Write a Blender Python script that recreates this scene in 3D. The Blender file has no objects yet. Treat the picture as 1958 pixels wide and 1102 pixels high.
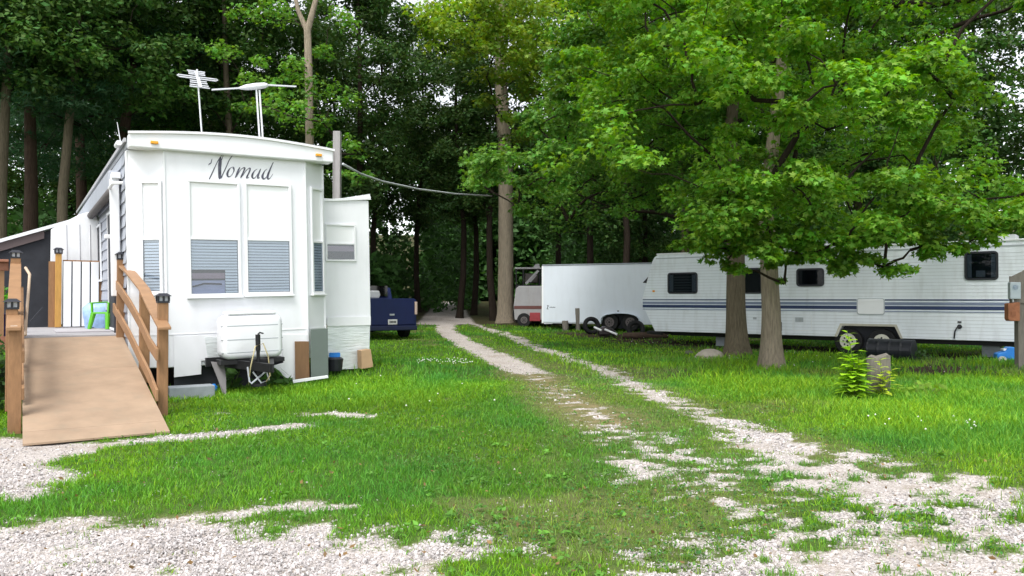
import bpy, math, random
import numpy as np
from mathutils import Matrix, Vector

# ------------------------------------------------------------------ camera, world, sun, exposure
F = 1450.0; CX, CY = 979.0, 551.0; CAM_H = 1.5; PITCH = math.radians(0.83)
sc = bpy.context.scene
COL = sc.collection
cam_d = bpy.data.cameras.new("camera"); cam_d.sensor_width = 36; cam_d.lens = 36 * F / 1958
cam_d.clip_end = 1000; cam_d.clip_start = 0.05
cam = bpy.data.objects.new("camera", cam_d); COL.objects.link(cam)
cam.location = (0, 0, CAM_H); cam.rotation_euler = (math.pi / 2 + PITCH, 0, 0)
sc.camera = cam
world = bpy.data.worlds.new("World"); sc.world = world; world.use_nodes = True
wn = world.node_tree.nodes; wl = world.node_tree.links
SUN_EL, SUN_AZ = math.radians(60), math.radians(200)     # azimuth from +Y clockwise: behind the camera
sky = wn.new('ShaderNodeTexSky'); sky.sky_type = 'NISHITA'; sky.sun_disc = False
sky.sun_elevation = SUN_EL; sky.sun_rotation = SUN_AZ; sky.dust_density = 1.5; sky.air_density = 1.0
hs = wn.new('ShaderNodeHueSaturation'); hs.inputs['Saturation'].default_value = 0.20; hs.inputs['Value'].default_value = 1.25
wl.new(sky.outputs[0], hs.inputs['Color']); wl.new(hs.outputs[0], wn['Background'].inputs[0])
wn['Background'].inputs[1].default_value = 0.15
sun_d = bpy.data.lights.new("sun", 'SUN'); sun_d.energy = 1.7; sun_d.angle = math.radians(25); sun_d.color = (1, .97, .92)
sun = bpy.data.objects.new("sun", sun_d); COL.objects.link(sun)
sun.rotation_euler = (math.pi / 2 - SUN_EL, 0, -SUN_AZ + math.pi)
sc.view_settings.view_transform = 'Standard'; sc.view_settings.look = 'None'
sc.view_settings.gamma = 1; sc.view_settings.exposure = 0.93
sc.render.engine = 'CYCLES'
sc.cycles.max_bounces = 5; sc.cycles.diffuse_bounces = 3; sc.cycles.glossy_bounces = 2
sc.cycles.transparent_max_bounces = 8; sc.cycles.caustics_reflective = False; sc.cycles.caustics_refractive = False

rnd = random.Random(7)
R = math.radians

# ------------------------------------------------------------------ helpers: rays, terrain
def ray(px, py):
    a = (px - CX) / F; b = (CY - py) / F
    return Vector((a, math.cos(PITCH) - b * math.sin(PITCH), math.sin(PITCH) + b * math.cos(PITCH)))
CAM = Vector((0, 0, CAM_H))
def terrain_np(X, Y):
    z = np.interp(Y, [-50, 22, 30, 40, 75, 85, 130, 400], [0, 0, .12, .33, 1.36, 2.2, 12.5, 15.0])
    side = np.clip((np.abs(X) - 14) / 60, 0, 1)
    z = z + side * side * 3.0
    z = z + .14 * np.exp(-((X + 2.6) ** 2 + (Y - 15.5) ** 2) / 2.2)
    z = z + .025 * np.sin(X * .9 + 1.3) * np.sin(Y * .7) + .015 * np.sin(X * 2.1 + Y * 1.7)
    return z
def tz(x, y): return float(terrain_np(np.array([float(x)]), np.array([float(y)]))[0])
def ground_pt(px, py):
    """point of the terrain seen at a pixel"""
    d = ray(px, py); t = 2.0; prev = t
    while t < 140:
        p = CAM + d * (t / d.y)
        if p.z <= tz(p.x, p.y): break
        prev = t; t += .25
    lo, hi = prev, t
    for _ in range(18):
        m = (lo + hi) / 2; p = CAM + d * (m / d.y)
        if p.z <= tz(p.x, p.y): hi = m
        else: lo = m
    return CAM + d * (hi / d.y)
def at(px, py, Y):
    d = ray(px, py); return CAM + d * (Y / d.y)
def hit(M, px, py, p0, n):
    """pixel ray against a plane given in the frame M; returns the point in that frame"""
    Mi = M.inverted(); o = Mi @ CAM; d = Mi.to_3x3() @ ray(px, py)
    n = Vector(n); t = (Vector(p0) - o).dot(n) / d.dot(n)
    return o + d * t

# ------------------------------------------------------------------ numpy noise
def _hash(ix, iy, seed):
    h = (ix.astype(np.int64) * 374761393 + iy.astype(np.int64) * 668265263 + seed * 1442695041) & 0xffffffff
    h = ((h ^ (h >> 13)) * 1274126177) & 0xffffffff
    return ((h ^ (h >> 16)) & 0xffff) / 65535.0
def noise(x, y, s=1.0, seed=0):
    x = np.asarray(x) / s; y = np.asarray(y) / s
    ix = np.floor(x); iy = np.floor(y); fx = x - ix; fy = y - iy
    fx = fx * fx * (3 - 2 * fx); fy = fy * fy * (3 - 2 * fy)
    a = _hash(ix, iy, seed); b = _hash(ix + 1, iy, seed); c = _hash(ix, iy + 1, seed); d = _hash(ix + 1, iy + 1, seed)
    return (a * (1 - fx) + b * fx) * (1 - fy) + (c * (1 - fx) + d * fx) * fy
def fbm(x, y, s=1.0, seed=0, o=3):
    v = 0; a = .5; t = 0
    for i in range(o):
        v = v + a * noise(x, y, s / 2 ** i, seed + i * 17); t += a; a *= .5
    return v / t

# ------------------------------------------------------------------ materials
MATS = {}
def mat(name, col, rough=.6, metal=0., var=.06, scale=6., bump=0., spec=.4, stretch=None, col2=None, dirt=0., coat=0.):
    if name in MATS: return MATS[name]
    m = bpy.data.materials.new(name); m.use_nodes = True
    N = m.node_tree.nodes; L = m.node_tree.links; P = N['Principled BSDF']
    P.inputs['Roughness'].default_value = rough; P.inputs['Metallic'].default_value = metal
    P.inputs['Specular IOR Level'].default_value = spec; P.inputs['Coat Weight'].default_value = coat
    tc = N.new('ShaderNodeTexCoord'); mp = N.new('ShaderNodeMapping'); L.new(tc.outputs['Object'], mp.inputs[0])
    if stretch: mp.inputs['Scale'].default_value = stretch
    nz = N.new('ShaderNodeTexNoise'); nz.inputs['Scale'].default_value = scale; nz.inputs['Detail'].default_value = 6
    nz.inputs['Roughness'].default_value = .65
    L.new(mp.outputs[0], nz.inputs['Vector'])
    cr = N.new('ShaderNodeValToRGB'); c = Vector(col)
    cr.color_ramp.elements[0].position = .3; cr.color_ramp.elements[1].position = .7
    a = (c * (1 - var)); b = Vector(col2) if col2 else (c * (1 + var))
    cr.color_ramp.elements[0].color = (*a, 1); cr.color_ramp.elements[1].color = (*[min(v, 1) for v in b], 1)
    L.new(nz.outputs[0], cr.inputs[0]); out = cr.outputs[0]
    if dirt > 0:
        n2 = N.new('ShaderNodeTexNoise'); n2.inputs['Scale'].default_value = 1.7; n2.inputs['Detail'].default_value = 8
        mp2 = N.new('ShaderNodeMapping'); mp2.inputs['Scale'].default_value = (3, 3, .6)
        L.new(tc.outputs['Object'], mp2.inputs[0]); L.new(mp2.outputs[0], n2.inputs['Vector'])
        r2 = N.new('ShaderNodeMapRange'); r2.inputs[1].default_value = .5; r2.inputs[2].default_value = .78
        r2.inputs[4].default_value = dirt; L.new(n2.outputs[0], r2.inputs[0])
        mx = N.new('ShaderNodeMix'); mx.data_type = 'RGBA'; L.new(r2.outputs[0], mx.inputs[0]); L.new(out, mx.inputs[6])
        mx.inputs[7].default_value = (.22, .2, .15, 1); out = mx.outputs[2]
    L.new(out, P.inputs['Base Color'])
    if bump:
        bp = N.new('ShaderNodeBump'); bp.inputs['Strength'].default_value = bump; bp.inputs['Distance'].default_value = .01
        L.new(nz.outputs[0], bp.inputs['Height']); L.new(bp.outputs[0], P.inputs['Normal'])
    MATS[name] = m; return m
def glass(name, tint=(.9, .95, 1), refl=.10, clear=.95):
    if name in MATS: return MATS[name]
    m = bpy.data.materials.new(name); m.use_nodes = True; N = m.node_tree.nodes; L = m.node_tree.links
    N.remove(N['Principled BSDF']); out = N['Material Output']
    t = N.new('ShaderNodeBsdfTransparent'); t.inputs[0].default_value = (*[clear * v for v in tint], 1)
    g = N.new('ShaderNodeBsdfGlossy'); g.inputs['Roughness'].default_value = .04
    lw = N.new('ShaderNodeLayerWeight'); lw.inputs[0].default_value = .5
    pw = N.new('ShaderNodeMath'); pw.operation = 'POWER'; pw.inputs[1].default_value = 4; L.new(lw.outputs['Facing'], pw.inputs[0])
    ad = N.new('ShaderNodeMath'); ad.operation = 'ADD'; ad.inputs[1].default_value = refl; ad.use_clamp = True; L.new(pw.outputs[0], ad.inputs[0])
    mx = N.new('ShaderNodeMixShader'); L.new(ad.outputs[0], mx.inputs[0]); L.new(t.outputs[0], mx.inputs[1]); L.new(g.outputs[0], mx.inputs[2])
    L.new(mx.outputs[0], out.inputs[0]); MATS[name] = m; return m
def leaf_mat(name, base, trans=.35, rough=.5):
    m = bpy.data.materials.new(name); m.use_nodes = True; N = m.node_tree.nodes; L = m.node_tree.links
    P = N['Principled BSDF']; out = N['Material Output']; P.inputs['Roughness'].default_value = rough
    P.inputs['Specular IOR Level'].default_value = .25
    at_ = N.new('ShaderNodeAttribute'); at_.attribute_name = 'tint'
    mx = N.new('ShaderNodeMix'); mx.data_type = 'RGBA'; mx.blend_type = 'MULTIPLY'; mx.inputs[0].default_value = 1
    mx.inputs[6].default_value = (*base, 1); L.new(at_.outputs['Color'], mx.inputs[7])
    L.new(mx.outputs[2], P.inputs['Base Color'])
    tr = N.new('ShaderNodeBsdfTranslucent'); hs_ = N.new('ShaderNodeHueSaturation'); hs_.inputs['Hue'].default_value = .485
    hs_.inputs['Saturation'].default_value = 1.1; hs_.inputs['Value'].default_value = 1.3
    L.new(mx.outputs[2], hs_.inputs['Color']); L.new(hs_.outputs[0], tr.inputs[0])
    ms = N.new('ShaderNodeMixShader'); ms.inputs[0].default_value = trans
    L.new(P.outputs[0], ms.inputs[1]); L.new(tr.outputs[0], ms.inputs[2]); L.new(ms.outputs[0], out.inputs[0])
    return m
def bark_mat(name, col, var=.35):
    m = mat(name, col, .9, 0, var, 7, 1.0, .1, stretch=(5, 5, .45)); m.node_tree.nodes['Bump'].inputs['Distance'].default_value = .05; return m

white = mat('white_gelcoat', (.80, .81, .84), .35, 0, .02, 3, 0, .5, dirt=.09)
white_plain = mat('white_trim', (.80, .81, .83), .4, 0, .02, 5)
alu_white = mat('white_ribbed_aluminium', (.78, .82, .87), .4, .0, .03, 3, 0, .5, dirt=.22)
blue_white = mat('cold_white_sheet', (.66, .71, .78), .35, 0, .02, 2, 0, .5, dirt=.08)
siding_grey = mat('pale_grey_vinyl', (.36, .38, .43), .6, 0, .06, 4)
sheeting = mat('white_plastic_sheeting', (.84, .85, .87), .35, 0, .10, 3, .8, .5, stretch=(1, 1, .4))
foil = mat('crinkled_foil', (.72, .76, .76), .32, .25, .16, 7, 1.0, .5, stretch=(.6, .6, 4))
dark = mat('dark_metal', (.018, .018, .02), .5, .3, .2, 8)
black_rub = mat('black_rubber', (.015, .015, .016), .8, 0, .2, 10, .2, .3)
black_pl = mat('black_plastic', (.02, .021, .028), .38, 0, .15, 6, .1)
grey_m = mat('galvanised_grey', (.42, .45, .48), .45, .3, .1, 8)
alu = mat('aluminium_tube', (.72, .73, .75), .35, .5, .05, 5)
cedar = mat('cedar_stain', (.27, .148, .072), .6, 0, .18, 5, .3, .3, stretch=(6, 6, 1.2))
cedar_rail = mat('cedar_rail', (.30, .170, .088), .55, 0, .16, 5, .3, .3)
pine_y = mat('yellow_pine', (.50, .27, .07), .6, 0, .15, 5, .2, .3, stretch=(6, 6, 1))
redwood = mat('redwood_boards', (.30, .13, .08), .6, 0, .15, 6, .3)
ply = mat('painted_plywood', (.335, .24, .165), .72, 0, .15, 2.2, .12, .25, dirt=.30)
deck_g = mat('weathered_grey_deck', (.36, .35, .36), .8, 0, .14, 3, .3, .2, stretch=(1, 8, 1))
cardboard = mat('tan_board', (.44, .29, .17), .8, 0, .08, 6)
brown_bd = mat('brown_board', (.20, .11, .055), .7, 0, .15, 6, .2, stretch=(4, 4, .6))
green_grey = mat('grey_green_sheet', (.13, .16, .145), .6, 0, .06, 4)
amber = mat('amber_lens', (.80, .34, .02), .25, 0, .05, 20)
lettering = mat('charcoal_lettering', (.035, .035, .05), .35, 0, .4, 12, col2=(.12, .12, .17))
concrete = mat('grey_concrete', (.28, .31, .33), .9, 0, .12, 9, .5)
blind = mat('blue_grey_blind', (.64, .65, .66), .6, 0, .04, 4)
shade_w = mat('white_roller_shade', (.86, .87, .88), .45, 0, .015, 4, 0, .6, coat=.3)
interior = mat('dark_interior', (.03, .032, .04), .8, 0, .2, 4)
curtain = mat('pale_curtain', (.45, .45, .46), .8, 0, .1, 10)
pic_a = mat('rose_panel', (.30, .20, .23), .5, 0, .1, 8)
pic_b = mat('lavender_panel', (.36, .36, .48), .5, 0, .12, 8, stretch=(1, 1, 5))
clear = glass('window_glass'); smoked = glass('smoked_glass', (.25, .27, .3), .10, .6)
wood_grey = mat('weathered_post', (.165, .15, .13), .85, 0, .22, 6, .6, .2, stretch=(8, 8, .8))
pole_grey = mat('weathered_pole', (.30, .285, .28), .8, 0, .15, 6, .3, .2, stretch=(8, 8, .8))
navy = mat('navy_car_paint', (.006, .013, .070), .4, 0, .08, 3, 0, .35, coat=.15)
navy_d = mat('navy_stripe', (.022, .040, .115), .4, 0, .06, 6)
slate = mat('slate_blue_stripe', (.20, .24, .34), .4, 0, .06, 6)
rim = mat('steel_rim', (.62, .60, .52), .5, .2, .1, 8)
lime = mat('lime_plastic', (.12, .46, .03), .35, 0, .04, 4)
sky_pl = mat('pale_blue_plastic', (.32, .47, .72), .3, 0, .22, 9, .6)
blue_pl = mat('bright_blue_plastic', (.02, .20, .62), .35, 0, .06, 4)
rust = mat('rusty_orange_box', (.30, .115, .055), .7, 0, .25, 9, .3)
red_p = mat('faded_red_paint', (.30, .04, .05), .5, 0, .15, 6)
cream = mat('faded_cream_panel', (.34, .33, .34), .5, 0, .08, 3, dirt=.4)
maroon = mat('maroon_band', (.13, .05, .045), .6, 0, .1, 6)
rock_m = mat('pale_limestone', (.36, .32, .27), .9, 0, .2, 5, .9)
soil = mat('bare_brown_soil', (.11, .065, .045), .95, 0, .3, 5, .8)
yellow_c = mat('yellow_hose', (.46, .40, .22), .6, 0, .1, 10)
paper = mat('paper_notice', (.72, .68, .62), .8, 0, .05, 10)
plate_m = mat('plate_white', (.6, .6, .58), .5, 0, .1, 12)
tail_m = mat('tail_lamp', (.55, .42, .36), .3, 0, .1, 12)
tarp = mat('dark_screen_mesh', (.025, .027, .034), .8, 0, .25, 3, .6)
bark_pale = bark_mat('pale_bark', (.29, .24, .18)); bark_grey = bark_mat('grey_bark', (.14, .115, .08))
bark_dark = bark_mat('dark_bark', (.035, .026, .02)); bark_red = bark_mat('reddish_bark', (.075, .05, .038))

# ------------------------------------------------------------------ mesh builder
class MB:
    def __init__(s): s.v = []; s.f = []; s.T = Matrix.Identity(4)
    def add(s, vs, fs):
        b = len(s.v); s.v += [tuple(s.T @ Vector(p)) for p in vs]; s.f += [tuple(b + i for i in f) for f in fs]
    def box(s, x0, x1, y0, y1, z0, z1):
        s.add([(x0, y0, z0), (x1, y0, z0), (x1, y1, z0), (x0, y1, z0), (x0, y0, z1), (x1, y0, z1), (x1, y1, z1), (x0, y1, z1)],
              [(0, 3, 2, 1), (4, 5, 6, 7), (0, 1, 5, 4), (1, 2, 6, 5), (2, 3, 7, 6), (3, 0, 4, 7)])
    def beam(s, p0, p1, w, h, up=(0, 0, 1)):
        p0 = Vector(p0); p1 = Vector(p1); d = (p1 - p0).normalized(); up = Vector(up)
        sx = d.cross(up).normalized(); uz = sx.cross(d).normalized()
        vs = [p + sx * a * w / 2 + uz * b * h / 2 for p in (p0, p1) for a, b in ((-1, -1), (1, -1), (1, 1), (-1, 1))]
        s.add(vs, [(0, 1, 2, 3), (7, 6, 5, 4), (0, 4, 5, 1), (1, 5, 6, 2), (2, 6, 7, 3), (3, 7, 4, 0)])
    def tube(s, pts, r, n=8, cap=True):
        pts = [Vector(p) for p in pts]; rs = r if isinstance(r, (list, tuple)) else [r] * len(pts)
        vs = []; up = Vector((0, 0, 1)); prev = None
        for i, p in enumerate(pts):
            d = (pts[min(i + 1, len(pts) - 1)] - pts[max(i - 1, 0)]).normalized()
            a = prev if prev is not None else (up if abs(d.z) < .9 else Vector((1, 0, 0)))
            sx = (a - d * a.dot(d)); sx = sx.normalized() if sx.length > 1e-6 else d.orthogonal().normalized()
            sy = d.cross(sx); prev = sx
            vs += [p + (sx * math.cos(t) + sy * math.sin(t)) * rs[i] for t in (2 * math.pi * k / n for k in range(n))]
        fs = []
        for i in range(len(pts) - 1):
            for k in range(n):
                a = i * n + k; b = i * n + (k + 1) % n; fs.append((a, b, b + n, a + n))
        if cap: fs.append(tuple(range(n - 1, -1, -1))); fs.append(tuple(range((len(pts) - 1) * n, len(pts) * n)))
        s.add(vs, fs)
    def cyl(s, p0, p1, r, r1=None, n=20): s.tube([p0, p1], [r, r if r1 is None else r1], n)
    def prism(s, poly, axis, a, b):
        """polygon in the two other axes, extruded on axis from a to b; poly counter-clockwise"""
        def mk(p, t):
            return (t, p[0], p[1]) if axis == 'x' else (p[0], t, p[1]) if axis == 'y' else (p[0], p[1], t)
        n = len(poly); vs = [mk(p, a) for p in poly] + [mk(p, b) for p in poly]
        s.add(vs, [tuple(range(n)), tuple(range(2 * n - 1, n - 1, -1))] + [(i, i + n, (i + 1) % n + n, (i + 1) % n) for i in range(n)])
    def build(s, name, m, parent=None, bevel=0, smooth=False, M=None):
        me = bpy.data.meshes.new(name); me.from_pydata(s.v, [], s.f); me.update()
        import bmesh
        bm = bmesh.new(); bm.from_mesh(me); bmesh.ops.recalc_face_normals(bm, faces=bm.faces); bm.to_mesh(me); bm.free()
        me.materials.append(m)
        if smooth: me.shade_smooth()
        o = bpy.data.objects.new(name, me); COL.objects.link(o)
        if parent: o.parent = parent
        if M is not None: o.matrix_world = M
        if bevel:
            b = o.modifiers.new('bevel', 'BEVEL'); b.width = bevel; b.segments = 2; b.limit_method = 'ANGLE'; b.angle_limit = R(50)
        return o
def rrect(x0, x1, z0, z1, r, n=4):
    pts = []
    for cx, cz, a0 in ((x1 - r, z0 + r, -90), (x1 - r, z1 - r, 0), (x0 + r, z1 - r, 90), (x0 + r, z0 + r, 180)):
        for k in range(n + 1):
            a = R(a0 + 90 * k / n); pts.append((cx + r * math.cos(a), cz + r * math.sin(a)))
    return pts
def frame_ring(mb, x0, x1, z0, z1, w, ya, yb, r=0.0):
    """a window frame as one ring, outer rounded rectangle minus inner"""
    if r:
        o = rrect(x0, x1, z0, z1, r); i = rrect(x0 + w, x1 - w, z0 + w, z1 - w, max(r - w, .01))
        n = len(o); vs = [(p[0], y, p[1]) for y in (ya, yb) for p in o] + [(p[0], y, p[1]) for y in (ya, yb) for p in i]
        fs = []
        for k in range(n):
            j = (k + 1) % n
            fs += [(k, j, n + j, n + k), (2 * n + k, 3 * n + k, 3 * n + j, 2 * n + j), (k, 2 * n + k, 2 * n + j, j), (n + k, n + j, 3 * n + j, 3 * n + k)]
        mb.add(vs, fs)
    else:
        mb.box(x0, x1, ya, yb, z0, z0 + w); mb.box(x0, x1, ya, yb, z1 - w, z1)
        mb.box(x0, x0 + w, ya, yb, z0 + w, z1 - w); mb.box(x1 - w, x1, ya, yb, z0 + w, z1 - w)
def empty(name, M, label, cat, group=None, kind=None):
    o = bpy.data.objects.new(name, None); COL.objects.link(o); o.empty_display_size = .2
    o.matrix_world = M if isinstance(M, Matrix) else Matrix.Translation(M)
    return tag(o, label, cat, group, kind)
def tag(o, label=None, cat=None, group=None, kind=None):
    if label: o['label'] = label
    if cat: o['category'] = cat
    if group: o['group'] = group
    if kind: o['kind'] = kind
    return o
def np_mesh(name, V, Fc, m, parent=None, tint=None, k=3, smooth=False):
    me = bpy.data.meshes.new(name); nv, nf = len(V), len(Fc)
    me.vertices.add(nv); me.vertices.foreach_set('co', np.ascontiguousarray(V, dtype=np.float32).ravel())
    me.loops.add(nf * k); me.loops.foreach_set('vertex_index', np.ascontiguousarray(Fc, dtype=np.int32).ravel())
    me.polygons.add(nf); me.polygons.foreach_set('loop_start', np.arange(0, nf * k, k, dtype=np.int32))
    me.polygons.foreach_set('loop_total', np.full(nf, k, dtype=np.int32))
    me.polygons.foreach_set('use_smooth', np.full(nf, bool(smooth)))
    me.update(calc_edges=True)
    if tint is not None:
        a = me.color_attributes.new('tint', 'FLOAT_COLOR', 'POINT')
        a.data.foreach_set('color', np.hstack([tint, np.ones((nv, 1))]).astype(np.float32).ravel())
    me.materials.append(m)
    o = bpy.data.objects.new(name, me); COL.objects.link(o)
    if parent: o.parent = parent
    return o
def frame_M(origin, yaw): return Matrix.Translation(origin) @ Matrix.Rotation(yaw, 4, 'Z')

# ------------------------------------------------------------------ ground masks (patches of gravel and dry grass)
def G(px, py): p = ground_pt(px, py); return (p.x, p.y)
def poly_sd(X, Y, poly):
    d = np.full(X.shape, 1e9); ins = np.zeros(X.shape, bool); n = len(poly)
    for i in range(n):
        x0, y0 = poly[i]; x1, y1 = poly[(i + 1) % n]; ex, ey = x1 - x0, y1 - y0
        t = np.clip(((X - x0) * ex + (Y - y0) * ey) / (ex * ex + ey * ey + 1e-12), 0, 1)
        d = np.minimum(d, np.hypot(X - x0 - t * ex, Y - y0 - t * ey))
        c = ((y0 > Y) != (y1 > Y)); xs = x0 + (Y - y0) * ex / (ey if abs(ey) > 1e-9 else 1e-9)
        ins ^= c & (X < xs)
    return np.where(ins, -d, d)
def line_sd(X, Y, pts, w):
    d = np.full(X.shape, 1e9)
    for i in range(len(pts) - 1):
        x0, y0 = pts[i]; x1, y1 = pts[i + 1]; ex, ey = x1 - x0, y1 - y0
        t = np.clip(((X - x0) * ex + (Y - y0) * ey) / (ex * ex + ey * ey + 1e-12), 0, 1)
        d = np.minimum(d, np.hypot(X - x0 - t * ex, Y - y0 - t * ey))
    return d - w / 2
def gp(*a): return [G(a[i], a[i + 1]) for i in range(0, len(a), 2)]
NEAR_L = [(-9, 1), (-9, 5.2)] + gp(0, 1012, 150, 1006, 300, 998, 420, 1004, 520, 1012, 640, 1002, 700, 1010, 760, 1032, 900, 1024, 970, 1047, 955, 1062, 850, 1080, 760, 1098) + [(-.9, 3.2), (-1.0, 1)]
LEFT_P = [(-9, 8.2), (-9, 5.6)] + gp(0, 948, 60, 952, 118, 942, 60, 926, 140, 915, 130, 900, 70, 886, 160, 868, 215, 848, 60, 840, 0, 838) 
RIGHT_P = gp(1400, 842, 1480, 850, 1560, 872, 1690, 895, 1800, 912, 1958, 932) + [(7, 5.2), (9, 4), (9, 1), (.7, 1), (.75, 3.6)] + gp(1250, 1078, 1400, 1060, 1470, 1040, 1500, 1000, 1540, 965, 1480, 925, 1420, 880)
ISLE = gp(1530, 935, 1600, 928, 1665, 955, 1640, 975, 1540, 968)
ROAD_FAR = gp(800, 620, 905, 620, 890, 600, 884, 577, 838, 578, 822, 596)
TR_L = gp(858, 612, 850, 630, 880, 651, 920, 672, 965, 692, 1010, 712)
TR_L2 = gp(1010, 712, 1060, 745, 1110, 778, 1170, 808, 1240, 850, 1310, 892, 1400, 935)
TR_R = gp(890, 616, 935, 630, 985, 646, 1040, 668, 1100, 690, 1165, 713)
TR_R2 = gp(1165, 713, 1230, 745, 1290, 770, 1370, 802, 1450, 832, 1530, 858, 1610, 874, 1680, 882)
STRIP = gp(0, 858, 100, 856, 200, 850, 330, 838, 450, 828, 570, 814)
def sm(d, soft): return np.clip(.5 - d / soft, 0, 1)
def gravel_mask(X, Y):
    n = fbm(X, Y, .55, 3, 4) - .5; n2 = fbm(X + 31, Y * 1.4, .22, 9, 3) - .5; nn = n * 1.5 + n2 * 1.1
    def part(sd, soft, base, amp): m = sm(sd, soft); return m * base + nn * amp * np.clip(m * 3, 0, 1)
    n3 = fbm(X * .7, Y, .11, 19, 2) - .5; nn = n * .75 + n2 * 1.2 + n3 * 1.0
    g = part(poly_sd(X, Y, NEAR_L), .7, .98, .95)
    g = np.maximum(g, part(poly_sd(X, Y, LEFT_P), .35, 1.1, .5))
    g = np.maximum(g, part(poly_sd(X, Y, RIGHT_P), .8, .82, 1.25) - .6 * sm(poly_sd(X, Y, ISLE), .4))
    g = np.maximum(g, part(line_sd(X, Y, STRIP, .36), .3, 1.0, .6))
    g = np.maximum(g, part(line_sd(X, Y, gp(585, 793, 640, 792, 700, 797), .28), .3, 1.0, .6))
    g = np.maximum(g, part(line_sd(X, Y, gp(405, 791, 430, 790), .12), .2, 1.1, .5))
    g = np.maximum(g, part(line_sd(X, Y, gp(440, 990, 520, 972, 640, 968), .16), .3, .85, .9))
    g = np.maximum(g, part(line_sd(X, Y, TR_L, .80), .5, 1.05, .5))
    g = np.maximum(g, part(line_sd(X, Y, TR_L2, .60), .9, .36, .9))
    g = np.maximum(g, part(line_sd(X, Y, TR_R, .55), .5, .78, .9))
    g = np.maximum(g, part(line_sd(X, Y, TR_R2, .46), .6, .84, .9))
    g = np.maximum(g, part(poly_sd(X, Y, SCAT), 1.0, .34, 1.2))
    g = np.maximum(g, sm(poly_sd(X, Y, ROAD_FAR), .8) * 1.3)
    return g
SCAT = gp(1150, 820, 1300, 850, 1480, 960, 1500, 1040, 1350, 1040, 1240, 930)
def dry_mask(X, Y):
    n = fbm(X, Y, .9, 21, 3) - .5
    g = np.clip(gravel_mask(X, Y), 0, 1) * .6
    d = np.maximum(sm(line_sd(X, Y, TR_L2[:4], 1.0), 1.0) * 1.1, sm(line_sd(X, Y, TR_R2, 1.3), 1.2) * .5)
    d = np.maximum(d, sm(poly_sd(X, Y, gp(890, 640, 1165, 713, 1500, 860, 1500, 1080, 1150, 1080, 1100, 800, 1010, 720)), 1.5) * .40)
    sp_ = np.clip((fbm(X + 9, Y - 4, 1.6, 133, 4) - .62) * 4, 0, .42)
    return np.clip(np.maximum(np.maximum(g, d) + n * .5 - .05, sp_), 0, 1)
def soil_mask(X, Y):
    s = sm(poly_sd(X, Y, gp(1710, 706, 1780, 698, 1900, 702, 1900, 712, 1800, 722, 1730, 722)), .5)
    s = np.maximum(s, sm(poly_sd(X, Y, gp(1040, 636, 1235, 640, 1240, 655, 1130, 648)), .8))
    s = np.maximum(s, sm(line_sd(X, Y, [(4.6, 25.6), (13, 18.8)], 2.6), .8))
    forest = np.clip((Y - 33 - (np.abs(X - 1) > 3.0) * 0) / 4, 0, 1)
    s = np.maximum(s, forest * .75)
    s = np.maximum(s, sm(poly_sd(X, Y, [(-6.2, 12.3), (-3.4, 14.1), (-9, 23), (-12, 21)]), .4))
    return np.clip(s + (fbm(X, Y, .7, 44, 3) - .5) * .4 * (s > .02), 0, 1)

def axis(segs):
    out = [segs[0][0]]
    for a, b, st in segs:
        n = max(1, int(round((b - a) / st))); out += list(a + (b - a) * (np.arange(n) + 1) / n)
    return np.array(out)
xs = axis([(-160, -40, 8), (-40, -12, 1.0), (-12, -8.5, .25), (-8.5, 9.5, .075), (9.5, 14, .25), (14, 40, 1.0), (40, 160, 8)])
ys = axis([(-30, 0, 3), (0, 3, .3), (3, 15, .07), (15, 26, .14), (26, 45, .4), (45, 90, 1.5), (90, 260, 8)])
GX, GY = np.meshgrid(xs, ys); gx = GX.ravel(); gy = GY.ravel()
gm = gravel_mask(gx, gy); dm = dry_mask(gx, gy); so = soil_mask(gx, gy)
gz = terrain_np(gx, gy) + (fbm(gx, gy, .3, 5, 2) - .5) * .02 - .012 * np.clip(gm, 0, 1)
nx, ny = len(xs), len(ys)
ii = (np.arange(ny - 1)[:, None] * nx + np.arange(nx - 1)[None, :]).ravel()
quads = np.stack([ii, ii + 1, ii + nx + 1, ii + nx], 1)
qg = gm[quads].mean(1) > .5
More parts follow.
